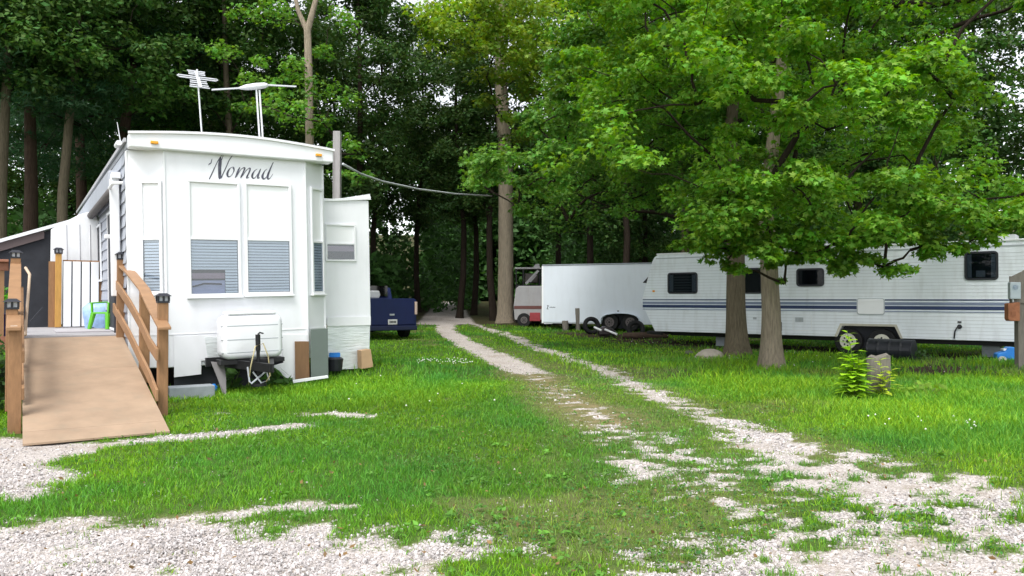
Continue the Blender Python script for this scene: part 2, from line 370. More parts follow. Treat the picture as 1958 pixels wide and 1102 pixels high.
def ground_material():
    m = bpy.data.materials.new('lawn_soil_and_limestone'); m.use_nodes = True; N = m.node_tree.nodes; L = m.node_tree.links
    P = N['Principled BSDF']; P.inputs['Roughness'].default_value = .95; P.inputs['Specular IOR Level'].default_value = .15
    tc = N.new('ShaderNodeTexCoord'); a = N.new('ShaderNodeAttribute'); a.attribute_name = 'tint'
    sp = N.new('ShaderNodeSeparateColor'); L.new(a.outputs['Color'], sp.inputs[0])
    def nz(s, d=6, r=.6):
        n = N.new('ShaderNodeTexNoise'); n.inputs['Scale'].default_value = s; n.inputs['Detail'].default_value = d
        n.inputs['Roughness'].default_value = r; L.new(tc.outputs['Object'], n.inputs['Vector']); return n
    def ramp(src, stops):
        r = N.new('ShaderNodeValToRGB'); e = r.color_ramp.elements
        while len(e) < len(stops): e.new(.5)
        for q, (p, c) in zip(e, stops): q.position = p; q.color = (*c, 1)
        L.new(src, r.inputs[0]); return r.outputs[0]
    def mix(f, a_, b_):
        x = N.new('ShaderNodeMix'); x.data_type = 'RGBA'; L.new(f, x.inputs[0]); L.new(a_, x.inputs[6]); L.new(b_, x.inputs[7]); return x.outputs[2]
    grass_c = ramp(nz(2.2).outputs[0], [(.3, (.03, .075, .012)), (.5, (.05, .11, .016)), (.7, (.075, .12, .02))])
    dry_c = ramp(nz(5).outputs[0], [(.35, (.12, .13, .045)), (.65, (.26, .20, .11))])
    soil_c = ramp(nz(4, 8, .7).outputs[0], [(.3, (.028, .020, .014)), (.7, (.085, .055, .035))])
    vo = N.new('ShaderNodeTexVoronoi'); vo.inputs['Scale'].default_value = 75; L.new(tc.outputs['Object'], vo.inputs['Vector'])
    vc = N.new('ShaderNodeSeparateColor'); L.new(vo.outputs['Color'], vc.inputs[0])
    gr_c = ramp(vc.outputs[0], [(0, (.27, .235, .21)), (.4, (.44, .395, .365)), (1, (.60, .555, .53))])
    c = mix(sp.outputs[1], grass_c, dry_c); c = mix(sp.outputs[2], c, soil_c)
    fine = nz(22, 5); ad = N.new('ShaderNodeMath'); ad.operation = 'MULTIPLY_ADD'; ad.inputs[1].default_value = 1.0; ad.inputs[2].default_value = -.5
    L.new(fine.outputs[0], ad.inputs[0]); sm_ = N.new('ShaderNodeMath'); sm_.operation = 'ADD'; L.new(ad.outputs[0], sm_.inputs[0]); L.new(sp.outputs[0], sm_.inputs[1])
    mr = N.new('ShaderNodeMapRange'); mr.inputs[1].default_value = .34; mr.inputs[2].default_value = .62; L.new(sm_.outputs[0], mr.inputs[0])
    pk = N.new('ShaderNodeMapRange'); pk.inputs[1].default_value = .50; pk.inputs[2].default_value = .68; L.new(nz(1.6, 7, .7).outputs[0], pk.inputs[0])
    pc_ = N.new('ShaderNodeMath'); pc_.operation = 'MULTIPLY'; pc_.inputs[1].default_value = .75; L.new(pk.outputs[0], pc_.inputs[0])
    gr_c = mix(pc_.outputs[0], gr_c, ramp(fine.outputs[0], [(.3, (.20, .155, .11)), (.7, (.36, .30, .235))]))
    c = mix(mr.outputs[0], c, gr_c); L.new(c, P.inputs['Base Color'])
    b = N.new('ShaderNodeBump'); b.inputs['Strength'].default_value = .7; b.inputs['Distance'].default_value = .015
    L.new(vo.outputs['Distance'], b.inputs['Height']); L.new(b.outputs[0], P.inputs['Normal'])
    return m
GM = ground_material()
tint = np.stack([np.clip(gm, 0, 1), dm, so], 1); GV = np.stack([gx, gy, gz], 1)
def sub_ground(name, sel):
    q = quads[sel]; u, inv = np.unique(q, return_inverse=True)
    return np_mesh(name, GV[u], inv.reshape(q.shape), GM, tint=tint[u], k=4, smooth=True)
tag(sub_ground('ground', ~qg), kind='structure')
tag(sub_ground('gravel_driveway', qg), kind='structure')

# ------------------------------------------------------------------ park trailer (white, script name on its front)
NA = Vector((-6.03, 12.0, 0.0)); NOM = Matrix.Translation(NA) @ Matrix.Rotation(R(33), 4, 'Z') @ Matrix.Rotation(R(-1.25), 4, 'Y')
NW = 3.18; NL = 11.6
nt = empty('park_trailer', NOM, 'white park trailer with bay window front and black script lettering, behind the ramp', 'trailer')
def nz_on(px, py, v=-.30): p = hit(NOM, px, py, (0, v, 0), (0, 1, 0)); return p.x, p.z
FACETS = [((0, 0), (.5, -.3)), ((.5, -.3), (2.76, -.3)), ((2.76, -.3), (3.18, 0))]
def facet(i):
    (x0, y0), (x1, y1) = FACETS[i]; e = Vector((x1 - x0, y1 - y0, 0)); L_ = e.length; e.normalize(); n = Vector((e.y, -e.x, 0))
    M = Matrix(((e.x, -n.x, 0, x0), (e.y, -n.y, 0, y0), (0, 0, 1, 0), (0, 0, 0, 1)))   # local x along facet, -y outward
    return M, L_
ZB, ZT = .40, 3.86
mb = MB(); foot = [(0, 0), (.5, -.3), (2.76, -.3), (3.18, 0), (3.18, NL), (0, NL)]
mb.prism(foot, 'z', ZB, ZT); mb.build('body', white, nt, bevel=.012)
mb = MB()                                                       # thin panel seams and belt line
for i in (0, 1, 2):
    M, l = facet(i); mb.T = M; z = nz_on(345, 640)[1]; mb.box(.0, l, -.008, 0, z, z + .012)
mb.build('belt_trim', white_plain, nt)
# corner mouldings
for x, y in ((0, 0), (.5, -.3), (2.76, -.3), (3.18, 0)):
    mb = MB(); mb.box(x - .018, x + .018, y - .02, y + .016, ZB + .02, ZT - .02); mb.build('corner_moulding', white_plain, nt, bevel=.006)
# roof with a curved front fascia
arc = [(.0 + (NW + .06) * k / 16, ZT + .20 + .10 * math.sin(math.pi * k / 16)) for k in range(17)]
poly = [(.0, ZT - .02)] + [(NW + .06, ZT - .02)] + arc[::-1]
mb = MB(); mb.prism(poly, 'y', -.42, -.16); mb.build('roof_fascia', white_plain, nt, bevel=.02)
mb = MB(); mb.prism([(-.01, ZT + .003)] + [(NW + .03, ZT + .003)] + [(max(min(a, NW + .03), -.01), b - .05) for a, b in arc[::-1]], 'y', -.155, NL + .1); mb.build('roof', mat('grey_roof_side', (.30, .31, .34), .6), nt, bevel=.01)
mb = MB(); mb.box(-.045, -.012, -.15, NL + .1, ZT + .10, ZT + .16); mb.build('roof_gutter', mat('dull_gutter', (.42, .42, .44), .5), nt)
mb = MB(); mb.prism([(-.015, arc[0][1] - .02), (-.015, arc[0][1] + .015)] + [(a, b + .018) for a, b in arc] + [(NW + .08, arc[-1][1] + .015), (NW + .08, arc[-1][1] - .02)] + [(a, b - .02) for a, b in arc[::-1]], 'y', -.45, -.41)
mb.build('roof_lip', white_plain, nt)
for px, py in ((295, 273), (609, 297)):
    u, z = nz_on(px, py, -.42); mb = MB(); mb.box(u - .055, u + .055, -.455, -.42, z - .022, z + .022); mb.build('marker_light', amber, nt, bevel=.008)
# left wall: grey lapped siding boards
mb = MB(); n = 17
for k in range(n):
    z0 = ZB + .1 + (ZT - ZB - .12) * k / n; z1 = z0 + (ZT - ZB - .12) / n
    mb.add([(-.03, .02, z0), (-.008, .02, z1), (-.008, NL, z1), (-.03, NL, z0), (0, .02, z0), (0, NL, z0)], [(0, 1, 2, 3), (0, 3, 5, 4)])
mb.build('siding', siding_grey, nt)
# awning case, arms, lamp and window strips on the left wall
mb = MB(); mb.box(-.20, -.035, .66, 9.6, 3.30, 3.62); mb.build('awning_case', siding_grey, nt, bevel=.03)
mb = MB(); mb.tube([(-.16, .66, 3.26), (-.16, 9.6, 3.26)], .07, 12); mb.build('awning_roller', mat('awning_fabric', (.13, .12, .12), .8), nt, smooth=True)
for v in (.56, 9.6):
    mb = MB(); mb.box(-.19, -.055, v - .06, v + .06, 1.55, 3.46); mb.box(-.17, -.032, v - .12, v + .12, 3.46, 3.56); mb.build('awning_arm', white_plain, nt, bevel=.012)
mb = MB(); mb.tube([(-.03, .12, 3.35), (-.16, .3, 3.36), (-.2, .5, 3.3)], .025); mb.build('awning_strut', white_plain, nt)
for v0, v1, z0, z1 in ((.74, .92, 1.6, 3.1), (1.5, 2.6, .98, 3.05), (4.2, 5.2, 1.9, 3.0)):
    mb = MB(); mb.box(-.045, -.031, v0, v1, z0, z1); w = mb.build('window', interior, nt)
    mb = MB(); mb.T = Matrix(((0, 1, 0, 0), (1, 0, 0, 0), (0, 0, 1, 0), (0, 0, 0, 1))); frame_ring(mb, v0 - .04, v1 + .04, z0 - .04, z1 + .04, .045, -.06, -.03); mb.build('window_frame', white_plain, w)
mb = MB(); mb.box(-.20, -.031, 1.42, 1.50, 2.55, 2.62); mb.build('entry_lamp', shade_w, nt, bevel=.01)

# front windows
def sash_window(fi, px0, px1, py0, py1, pym, stuff=None):
    M, l = facet(fi); p0 = M.translation; nrm = M.to_3x3() @ Vector((0, -1, 0)); FM = NOM @ M
    a = hit(FM, px0, py0, (0, 0, 0), (0, 1, 0)); b = hit(FM, px1, py1, (0, 0, 0), (0, 1, 0)); c = hit(FM, (px0 + px1) / 2, pym, (0, 0, 0), (0, 1, 0))
    x0, x1 = a.x, b.x; z1 = (a.z + hit(FM, px1, py0, (0, 0, 0), (0, 1, 0)).z) / 2; z0 = b.z; zm = c.z
    x0 = max(x0, .03); x1 = min(x1, l - .03)
    w = .045
    root = MB(); root.T = M; frame_ring(root, x0, x1, z0, z1, w, -.05, -.001); root.box(x0 + w, x1 - w, -.042, -.002, zm - .02, zm + .02)
    win = root.build('window', white_plain, nt, bevel=.006)
    s = MB(); s.T = M; s.box(x0 + w, x1 - w, -.012, -.006, zm + .02, z1 - w); s.build('shade', shade_w, win)
    s = MB(); s.T = M; s.box(x0 + w, x1 - w, -.006, -.001, z0 + w, zm - .02); s.build('recess', interior, win)
    s = MB(); s.T = M; z = z0 + w + .01; k = 0
    while z < zm - .04:
        xl = x0 + w + .01
        if not (stuff and z < z0 + .40 and True):
            s.add([(xl, -.024, z), (x1 - w - .01, -.024, z), (x1 - w - .01, -.010, z + .040), (xl, -.010, z + .040)], [(0, 1, 2, 3)])
        else:
            xm = x0 + w + (x1 - x0 - 2 * w) * .72
            s.add([(xm, -.024, z), (x1 - w - .01, -.024, z), (x1 - w - .01, -.010, z + .040), (xm, -.010, z + .040)], [(0, 1, 2, 3)])
        z += .048; k += 1
    s.build('blind', blind, win)
    if stuff:
        xm = x0 + w + (x1 - x0 - 2 * w) * .71
        s = MB(); s.T = M; s.box(x0 + w + .01, xm, -.014, -.008, z0 + .29, z0 + .38); s.build('sill_panel', pic_a, win)
        s = MB(); s.T = M; s.box(x0 + w + .01, xm, -.014, -.008, z0 + .05, z0 + .26); s.build('sill_panel', pic_b, win)
        s = MB(); s.T = M; s.tube([(x0 + w + .02, -.017, z0 + .16), (x0 + w + .2, -.017, z0 + .21), (xm - .05, -.017, z0 + .20)], .012, 6); s.build('sill_branch', dark, win)
    s = MB(); s.T = M; s.box(x0 + w, x1 - w, -.032, -.029, z0 + w, zm - .02); s.build('glass', clear, win)
    s = MB(); s.T = M; s.box(x0 - .02, x1 + .02, -.075, 0, z0 - .03, z0); s.build('sill', white_plain, win, bevel=.006)
sash_window(0, 268, 314, 346, 562, 457)
sash_window(1, 356, 461, 346, 566, 457, True)
sash_window(1, 465, 559, 351, 563, 459)
sash_window(2, 591, 618, 360, 562, 463)

# script lettering, traced stroke by stroke (x, y, width in enlarged units)
strokes = [
 [(225, 440, 10), (255, 410, 26), (285, 390, 22), (300, 330, 16), (315, 290, 4)],
 [(240, 775, 22), (285, 690, 26), (340, 570, 22), (400, 440, 18), (450, 340, 16), (500, 260, 14), (545, 215, 8)],
 [(510, 250, 34), (500, 360, 76), (490, 500, 74), (490, 640, 72), (490, 740, 60), (478, 772, 10)],
 [(520, 745, 40), (560, 660, 22), (640, 490, 22), (710, 330, 20), (770, 240, 20), (795, 215, 4)],
 [(575, 205, 6), (550, 280, 14), (535, 330, 10)],
 [(810, 480, 8), (740, 510, 16), (690, 580, 38), (668, 650, 48), (690, 710, 34), (740, 700, 14), (800, 630, 12), (825, 560, 26), (815, 510, 40), (800, 482, 10)],
 [(960, 490, 20), (920, 580, 40), (885, 660, 30), (850, 740, 14)],
 [(880, 720, 10), (940, 610, 14), (1000, 530, 12), (1060, 500, 22), (1078, 520, 34), (1040, 610, 32), (1000, 700, 36), (975, 742, 12)],
 [(1030, 690, 10), (1090, 590, 14), (1150, 530, 12), (1200, 510, 24), (1195, 570, 36), (1165, 640, 30), (1130, 710, 38), (1125, 748, 20), (1180, 720, 10)],
 [(1370, 530, 8), (1310, 570, 16), (1265, 640, 40), (1250, 710, 44), (1280, 750, 26), (1330, 720, 12), (1400, 620, 12)],
 [(1450, 525, 12), (1420, 600, 34), (1390, 680, 40), (1385, 745, 34), (1430, 730, 8)],
 [(1600, 530, 8), (1550, 570, 16), (1510, 640, 34), (1490, 710, 52), (1520, 765, 34), (1580, 720, 12), (1640, 620, 12)],
 [(1745, 375, 16), (1700, 470, 26), (1650, 590, 38), (1615, 690, 48), (1620, 765, 34), (1670, 740, 12), (1740, 640, 5)]]
mb = MB()
for st in strokes:
    P2 = []
    for i in range(len(st) - 1):                              # Catmull-Rom
        p = [Vector(st[max(i - 1, 0)]), Vector(st[i]), Vector(st[i + 1]), Vector(st[min(i + 2, len(st) - 1)])]
        for k in range(6):
            t = k / 6; P2.append(.5 * ((2 * p[1]) + (p[2] - p[0]) * t + (2 * p[0] - 5 * p[1] + 4 * p[2] - p[3]) * t * t + (3 * p[1] - p[0] - 3 * p[2] + p[3]) * t ** 3))
    P2.append(Vector(st[-1])); vs = []
    for i, p in enumerate(P2):
        a = P2[max(i - 1, 0)]; b = P2[min(i + 1, len(P2) - 1)]; d = Vector((b.x - a.x, b.y - a.y)).normalized(); w = max(p.z, 3) / 2
        for sgn in (1, -1):
            q = (p.x - d.y * w * sgn, p.y + d.x * w * sgn); u, z = nz_on(380 + q[0] / 12.24, 280 + q[1] / 12.24, -.304); vs.append((u, -.304, z))
    mb.add(vs, [(2 * i, 2 * i + 1, 2 * i + 3, 2 * i + 2) for i in range(len(P2) - 1)])
o = mb.build('lettering', lettering, nt); s_ = o.modifiers.new('solid', 'SOLIDIFY'); s_.thickness = .003; s_.offset = 0

# skirting, foil, underframe
def quad_on(name, pts, v, m, parent=nt, th=.012, M=NOM):
    q = [hit(M, px, py, (0, v, 0), (0, 1, 0)) for px, py in pts]
    mb = MB(); mb.prism([(p.x, p.z) for p in q][::-1], 'y', v, v + th); return mb.build(name, m, parent, bevel=.003)
quad_on('skirting_panel', [(333, 643), (423, 640), (423, 690), (385, 690), (385, 716), (333, 722)], -.325, white)
quad_on('skirting_panel', [(540, 640), (589, 640), (589, 733), (545, 722), (520, 700), (542, 694)], -.325, white)
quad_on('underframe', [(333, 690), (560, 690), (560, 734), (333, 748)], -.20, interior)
quad_on('foil_flap', [(392, 645), (423, 645), (423, 690), (398, 690)], -.34, foil)
# slide-out on the right side
SV = .55
a = hit(NOM, 705, 376, (0, SV, 0), (0, 1, 0)); b = hit(NOM, 707, 618, (0, SV, 0), (0, 1, 0))
SU = a.x; sz1 = a.z; sz0 = b.z
mb = MB(); mb.box(NW + .003, SU, SV, SV + 4.2, sz0, sz1 - .08); slide = mb.build('slide_out', white, nt, bevel=.015)
mb = MB(); mb.prism([(NW + .01, sz1 - .16), (SU + .03, sz1 - .06), (SU + .03, sz1), (NW + .01, sz1 - .12)], 'y', SV - .03, SV + 4.3); mb.build('slide_roof', white_plain, slide)
mb = MB(); mb.prism([(SU - .60, sz1 - .075), (SU + .02, sz1 - .02), (SU + .02, sz1 + .05)], 'y', SV - .02, SV + .0); mb.build('slide_gusset', white_plain, slide)
def plain_win(px0, px1, py0, py1, pym, v, parent):
    p = hit(NOM, px0, py1, (0, v, 0), (0, 1, 0)); q = hit(NOM, px1, py0, (0, v, 0), (0, 1, 0)); m_ = hit(NOM, px1, pym, (0, v, 0), (0, 1, 0))
    mb = MB(); frame_ring(mb, p.x, q.x, p.z, q.z, .035, v - .035, v - .001); mb.box(p.x + .035, q.x - .035, v - .03, v - .002, m_.z - .015, m_.z + .015); w = mb.build('window', white_plain, parent, bevel=.005)
    mb = MB(); mb.box(p.x + .035, q.x - .035, v - .01, v - .004, m_.z + .015, q.z - .035); mb.build('shade', shade_w, w)
    mb = MB(); mb.box(p.x + .035, q.x - .035, v - .006, v - .003, p.z + .035, m_.z - .015); mb.build('recess', interior, w)
    zz = m_.z - .015; mb = MB(); mb.box(p.x + .035, q.x - .035, v - .011, v - .007, zz - .13, zz - .03); mb.build('valance', pic_a, w)
    mb = MB(); mb.box(p.x + .036, q.x - .036, v - .024, v - .021, p.z + .036, m_.z - .016); mb.build('glass', clear, w)
plain_win(622, 679, 430, 500, 467, SV, slide)
quad_on('foil_skirt', [(626, 610), (708, 608), (706, 690), (626, 696)], SV - .015, foil)
quad_on('foil_skirt', [(650, 672), (692, 660), (690, 705), (650, 707)], SV - .03, foil)
quad_on('skirt_edge', [(626, 607), (709, 605), (709, 622), (626, 624)], SV - .035, white_plain)
# right facet lower panel is a loose sheet (own thing below)
# propane cover on the tongue, with tongue jack, coupler and A-frame
VC = -1.0
a = hit(NOM, 425, 690, (0, VC, 0), (0, 1, 0)); b = hit(NOM, 541, 600, (0, VC, 0), (0, 1, 0)); x0, x1, z0, z1 = a.x, b.x, a.z, b.z
pc = MB(); pc.prism(rrect(x0, x1, z0, z1, .13, 6), 'y', VC, VC + .42); pcov = pc.build('propane_cover', white, nt, bevel=.08); pcov.modifiers['bevel'].segments = 4; pcov.data.shade_smooth()
pc = MB()
for f in (.24, .55, .84): pc.tube([(x0 - .004, VC + .04, z1 - (z1 - z0) * f), (x0 + .09, VC + .002, z1 - (z1 - z0) * f), (x1 - .09, VC + .002, z1 - (z1 - z0) * f), (x1 + .004, VC + .04, z1 - (z1 - z0) * f)], .007, 6)
pc.build('rib', grey_m, pcov)
pc = MB(); pc.box(x0 + .1, x1 - .1, VC + .02, VC + .4, z1, z1 + .05)
pc.build('lid_ridge', white_plain, pcov, bevel=.02)
xm = (x0 + x1) / 2 + .08
tg = MB(); tg.beam((x0 + .0, -.3, z0 - .06), (xm, -1.75, z0 - .10), .06, .13); tg.beam((x1, -.3, z0 - .06), (xm, -1.75, z0 - .10), .06, .13); tg.box(x0 - .02, x1 + .02, VC + .02, VC + .4, z0 - .07, z0 - .005)
tg.beam((x0 - .15, -.5, z0 - .05), (x1 + .05, -.5, z0 - .05), .08, .14)
tg.build('tongue_frame', dark, nt)
j = hit(NOM, 493, 640, (0, -1.35, 0), (0, 1, 0)); jb = hit(NOM, 497, 738, (0, -1.35, 0), (0, 1, 0))
tj = MB(); tj.cyl((j.x, -1.35, j.z - .25), (j.x, -1.35, j.z), .038, n=12); tj.cyl((j.x, -1.35, jb.z + .05), (j.x, -1.35, j.z - .25), .028, n=10); tj.cyl((j.x, -1.35, jb.z), (j.x, -1.35, jb.z + .04), .12, n=16)
tj.tube([(j.x, -1.35, j.z), (j.x + .03, -1.35, j.z + .03), (j.x + .05, -1.46, j.z + .02)], .012); tj.build('tongue_jack', dark, nt)
tj = MB(); tj.prism([(j.x - .10, jb.z + .42), (j.x + .14, jb.z + .42), (j.x + .17, jb.z + .24), (j.x + .08, jb.z + .12), (j.x - .06, jb.z + .14)], 'y', -1.32, -1.2); tj.build('coupler', dark, nt, bevel=.02)
hz = jb.z
tj = MB(); tj.tube([(j.x - .14, -1.3, hz + .02), (j.x - .13, -1.4, hz + .3), (j.x - .06, -1.42, hz + .62), (j.x + .06, -1.42, hz + .66), (j.x + .14, -1.4, hz + .45), (j.x + .17, -1.38, hz + .15), (j.x + .1, -1.4, hz + .06)], .010, 6); tj.build('safety_cable', yellow_c, nt, smooth=True)
tj = MB()
for s in (0, 1): tj.tube([(j.x + .1 - .25 * s, -1.3, hz + .3), (j.x + .16 - .3 * s, -1.36, hz + .08), (j.x + .02 - .15 * s, -1.42, hz + .05), (j.x - .08 + .2 * s, -1.34, hz + .22)], .014, 6)
tj.build('safety_chain', grey_m, nt)
# antennas on the roof
def nzv(px, py, v): return hit(NOM, px, py, (0, v, 0), (0, 1, 0))
v = 2.6; b0 = nzv(387, 262, v); t0 = nzv(377, 133, v); b0.z -= .1
an = MB(); an.cyl(b0, t0, .017, n=8); ant = an.build('aerial_mast', alu, nt)
an = MB()
dz = (b0 - t0).normalized(); bar = Vector((1, 0, 0)); 
for k, (f, wl_) in enumerate(((.0, .27), (.045, .25), (.09, .25), (.15, .55), (.20, .55), (.26, .25), (.31, .26), (.37, .28), (.42, .30))):
    c = t0.lerp(b0, f * .62 + .005) + Vector((0, -.03 * k + .12, 0)); an.cyl(c - bar * wl_ * .62, c + bar * wl_ * .62, .013, n=6)
an.beam(t0 + Vector((0, .14, 0)), t0.lerp(b0, .28) + Vector((0, -.2, 0)), .06, .03)
for s in (-1, 1):
    c1 = t0.lerp(b0, .098); c2 = t0.lerp(b0, .129); an.tube([c1 + bar * s * .34, (c1 + c2) / 2 + bar * s * .38, c2 + bar * s * .34], .013, 6)
an.build('aerial_elements', alu, nt)
v = 1.7; b0 = nzv(499, 268, v); t0 = nzv(492, 172, v); b0.z -= .1
an = MB(); an.beam(b0 + Vector((-.02, 0, 0)), t0 + Vector((-.02, 0, 0)), .05, .02); an.beam(b0 + Vector((.04, 0, 0)), t0 + Vector((.04, 0, 0)), .02, .03); an.build('bat_wing_mast', white_plain, nt)
hd = nzv(486, 166, v)
an = MB(); l0 = nzv(457, 169, v); r0 = nzv(512, 163, v)
an.tube([l0, l0.lerp(r0, .25), l0.lerp(r0, .6), l0.lerp(r0, .9), r0], [.02, .055, .065, .055, .03], 10); an.build('bat_wing_head', white_plain, nt, smooth=True)
an = MB(); an.beam(nzv(405, 172, v), l0, .05, .025); an.build('bat_wing_arm', alu, nt)
an = MB(); an.beam(r0, nzv(566, 166, v), .05, .025); an.build('bat_wing_arm', alu, nt)
an = MB(); p = nzv(234, 292, 2.0); q = nzv(224, 234, 2.0); an.tube([p, q], [.014, .006], 6); an.build('whip_aerial', alu, nt)
an = MB(); p = nzv(246, 268, .4); an.prism(rrect(-.13, -.046, ZT + .08, ZT + .16, .03), 'y', .1, .4); an.build('gutter_end', white_plain, nt)
for i, (uu, vv) in enumerate(((1.6, 4.5), (1.7, 8.0))):
    an = MB(); an.box(uu - .2, uu + .2, vv - .2, vv + .2, ZT + .2, ZT + .46); an.build('roof_vent', white_plain, nt, bevel=.03)

# ------------------------------------------------------------------ loose things by the trailer
def on_nom(px, py, v): return NOM @ hit(NOM, px, py, (0, v, 0), (0, 1, 0))
def leaner(name, pts, v, m, label, cat, th=.02):
    q = [hit(NOM, px, py, (0, v, 0), (0, 1, 0)) for px, py in pts]; c = sum(q, Vector()) / len(q); zmin = min(p.z for p in q)
    M = NOM @ Matrix.Translation((c.x, v, zmin)); mb = MB(); mb.prism([(p.x - c.x, p.z - zmin) for p in q][::-1], 'y', 0, th)
    o = mb.build(name, m, bevel=.004); o.matrix_world = M; return tag(o, label, cat)
leaner('wood_board', [(564, 653), (591, 653), (592, 724), (565, 726)], -.38, brown_bd, 'narrow brown board leaning on the white skirting right of the propane cover', 'board')
leaner('grey_panel', [(594, 630), (627, 628), (628, 722), (595, 722)], -.42, green_grey, 'dark grey-green panel leaning against the right corner of the park trailer', 'panel')
leaner('trim_board', [(560, 727), (627, 718), (628, 723), (561, 733)], -.62, white_plain, 'long white trim strip lying in the grass below the grey-green panel', 'board', .03)
leaner('carton', [(691, 671), (709, 668), (714, 702), (692, 706)], .25, cardboard, 'tan carton standing at the right end of the foil skirt', 'box', .22)
p = on_nom(640, 707, .3)
mb = MB(); mb.tube([(0, 0, 0), (0, 0, .05), (0, 0, .22), (0, 0, .25)], [.13, .14, .16, .12], 14); bkt = mb.build('bucket', black_pl, smooth=False); bkt.matrix_world = Matrix.Translation(p - Vector((0, 0, .02)))
tag(bkt, 'black bucket in the grass between grey-green panel and foil skirt', 'bucket')
mb = MB(); mb.prism(rrect(-.10, .10, 0, .08, .02), 'y', -.05, .05); o = mb.build('bottle', blue_pl); o.matrix_world = Matrix.Translation(p + Vector((0, .0, .235))) @ Matrix.Rotation(R(12), 4, 'Z'); tag(o, 'small blue plastic container resting on the black bucket', 'container')
p = ground_pt(368, 764)
mb = MB(); mb.box(-.32, .32, 0, .3, 0, .19); o = mb.build('concrete_block', concrete, bevel=.012); o.matrix_world = frame_M(p, R(33)); tag(o, 'grey concrete block under the white trailer just right of the ramp post', 'block')
p = ground_pt(409, 752)
mb = MB(); mb.tube([(0, 0, 0), (0, 0, .11), (0, 0, .13), (0, 0, .15)], [.055, .055, .03, .022], 12); o = mb.build('jug', blue_pl, smooth=True); o.matrix_world = Matrix.Translation(p); tag(o, 'small blue jug standing beside the concrete block', 'jug')
q0 = on_nom(403, 692, -.7); q1 = on_nom(428, 694, -.7); g = ground_pt(429, 757)
mb = MB(); mb.add([q0, q1, q1.lerp(g, .45) + Vector((.03, 0, 0)), g + Vector((.03, 0, 0)), g - Vector((.02, 0, 0)), q0.lerp(g, .5)], [(0, 1, 2, 5), (5, 2, 3, 4)])
o = mb.build('metal_flap', mat('grey_flap', (.2, .19, .19), .5, .2)); s_ = o.modifiers.new('solid', 'SOLIDIFY'); s_.thickness = .012
tag(o, 'bent grey metal strip hanging down left of the propane cover', 'metal strip')

# ------------------------------------------------------------------ ramp with railings (same axes as the trailer)
RF = Matrix.Translation(NA) @ Matrix.Rotation(R(33), 4, 'Z')
rp = empty('wheelchair_ramp', RF, 'tan plywood wheelchair ramp with cedar railings rising beside the white trailer', 'ramp')
U0, U1, V0, V1 = -1.44, -.06, -4.16, .55
def rz(v): return .03 + (v + 4.14) / 4.7 * .87
mb = MB()
for i, (va, vb) in enumerate(((V0, -3.80), (-3.795, -1.38), (-1.375, V1))):
    mb.add([(U0, va, rz(va) - .02), (U1, va, rz(va) - .02), (U1, vb, rz(vb) - .02), (U0, vb, rz(vb) - .02), (U0, va, rz(va)), (U1, va, rz(va)), (U1, vb, rz(vb)), (U0, vb, rz(vb))],
           [(0, 3, 2, 1), (4, 5, 6, 7), (0, 1, 5, 4), (1, 2, 6, 5), (2, 3, 7, 6), (3, 0, 4, 7)])
mb.build('ramp_surface', ply, rp)
mb = MB()
for u in (U0 + .03, U1 - .03): mb.beam((u, -3.7, rz(-3.7) - .10), (u, V1, rz(V1) - .12), .04, .15)
mb.build('stringer', cedar, rp)
def post_cap(u, v, z, parent, s=1.0):
    mb = MB(); w = .062 * s
    mb.add([(u - w * 1.55, v - w * 1.55, z + .075), (u + w * 1.55, v - w * 1.55, z + .075), (u + w * 1.55, v + w * 1.55, z + .075), (u - w * 1.55, v + w * 1.55, z + .075),
            (u - w * .7, v - w * .7, z + .115), (u + w * .7, v - w * .7, z + .115), (u + w * .7, v + w * .7, z + .115), (u - w * .7, v + w * .7, z + .115)],
           [(0, 3, 2, 1), (4, 5, 6, 7), (0, 1, 5, 4), (1, 2, 6, 5), (2, 3, 7, 6), (3, 0, 4, 7)])
    mb.box(u - w * 1.15, u + w * 1.15, v - w * 1.15, v + w * 1.15, z - .01, z + .014)
    for a, b in ((-1, -1), (1, -1), (1, 1), (-1, 1), (0, -1)): mb.box(u + a * w - .012, u + a * w + .012, v + b * w - .012, v + b * w + .012, z + .014, z + .075)
    c = mb.build('lamp_cap', black_pl, parent)
    mb = MB(); mb.box(u - w * .8, u + w * .8, v - w * .8, v + w * .8, z + .014, z + .074); mb.build('lamp_lens', mat('lamp_lens', (.62, .64, .68), .2), c)
def post(u, v, z0, z1, parent, m=cedar, w=.10, cap=True):
    mb = MB(); mb.box(u - w / 2, u + w / 2, v - w / 2, v + w / 2, z0, z1); p = mb.build('post', m, parent, bevel=.006)
    if cap: post_cap(u, v, z1, p)
# right railing
UR = .03
post(UR + .03, -2.78, -.05, 1.46, rp, w=.12); post(UR, -1.33, .3, 1.60, rp, w=.13, cap=False); post(UR - .12, .50, .6, 2.15, rp, w=.13)
def rail(parent, pts, w, h, m=cedar_rail, name='rail'):
    mb = MB(); n = len(pts); vs = []
    for i, p in enumerate(pts):
        p = Vector(p); vs += [p + Vector((a * w / 2, 0, b * h / 2)) for a, b in ((-1, -1), (1, -1), (1, 1), (-1, 1))]
    fs = [(0, 1, 2, 3), tuple(4 * n - 4 + k for k in (3, 2, 1, 0))]
    for i in range(n - 1):
        for k in range(4): a = 4 * i + k; b = 4 * i + (k + 1) % 4; fs.append((a, b, b + 4, a + 4))
    mb.add(vs, fs); mb.build(name, m, parent, bevel=.006)
rail(rp, [(UR - .10, .60, 2.06), (UR - .05, -.2, 1.90), (UR - .01, -1.33, 1.645), (UR, -2.2, 1.37), (UR, -3.15, 1.135)], .15, .035, name='handrail')
rail(rp, [(UR - .20, .75, 1.80), (UR - .10, -.5, 1.42), (UR - .075, -1.6, 1.14), (UR - .055, -2.3, .91), (UR - .055, -2.95, .80)], .035, .15)
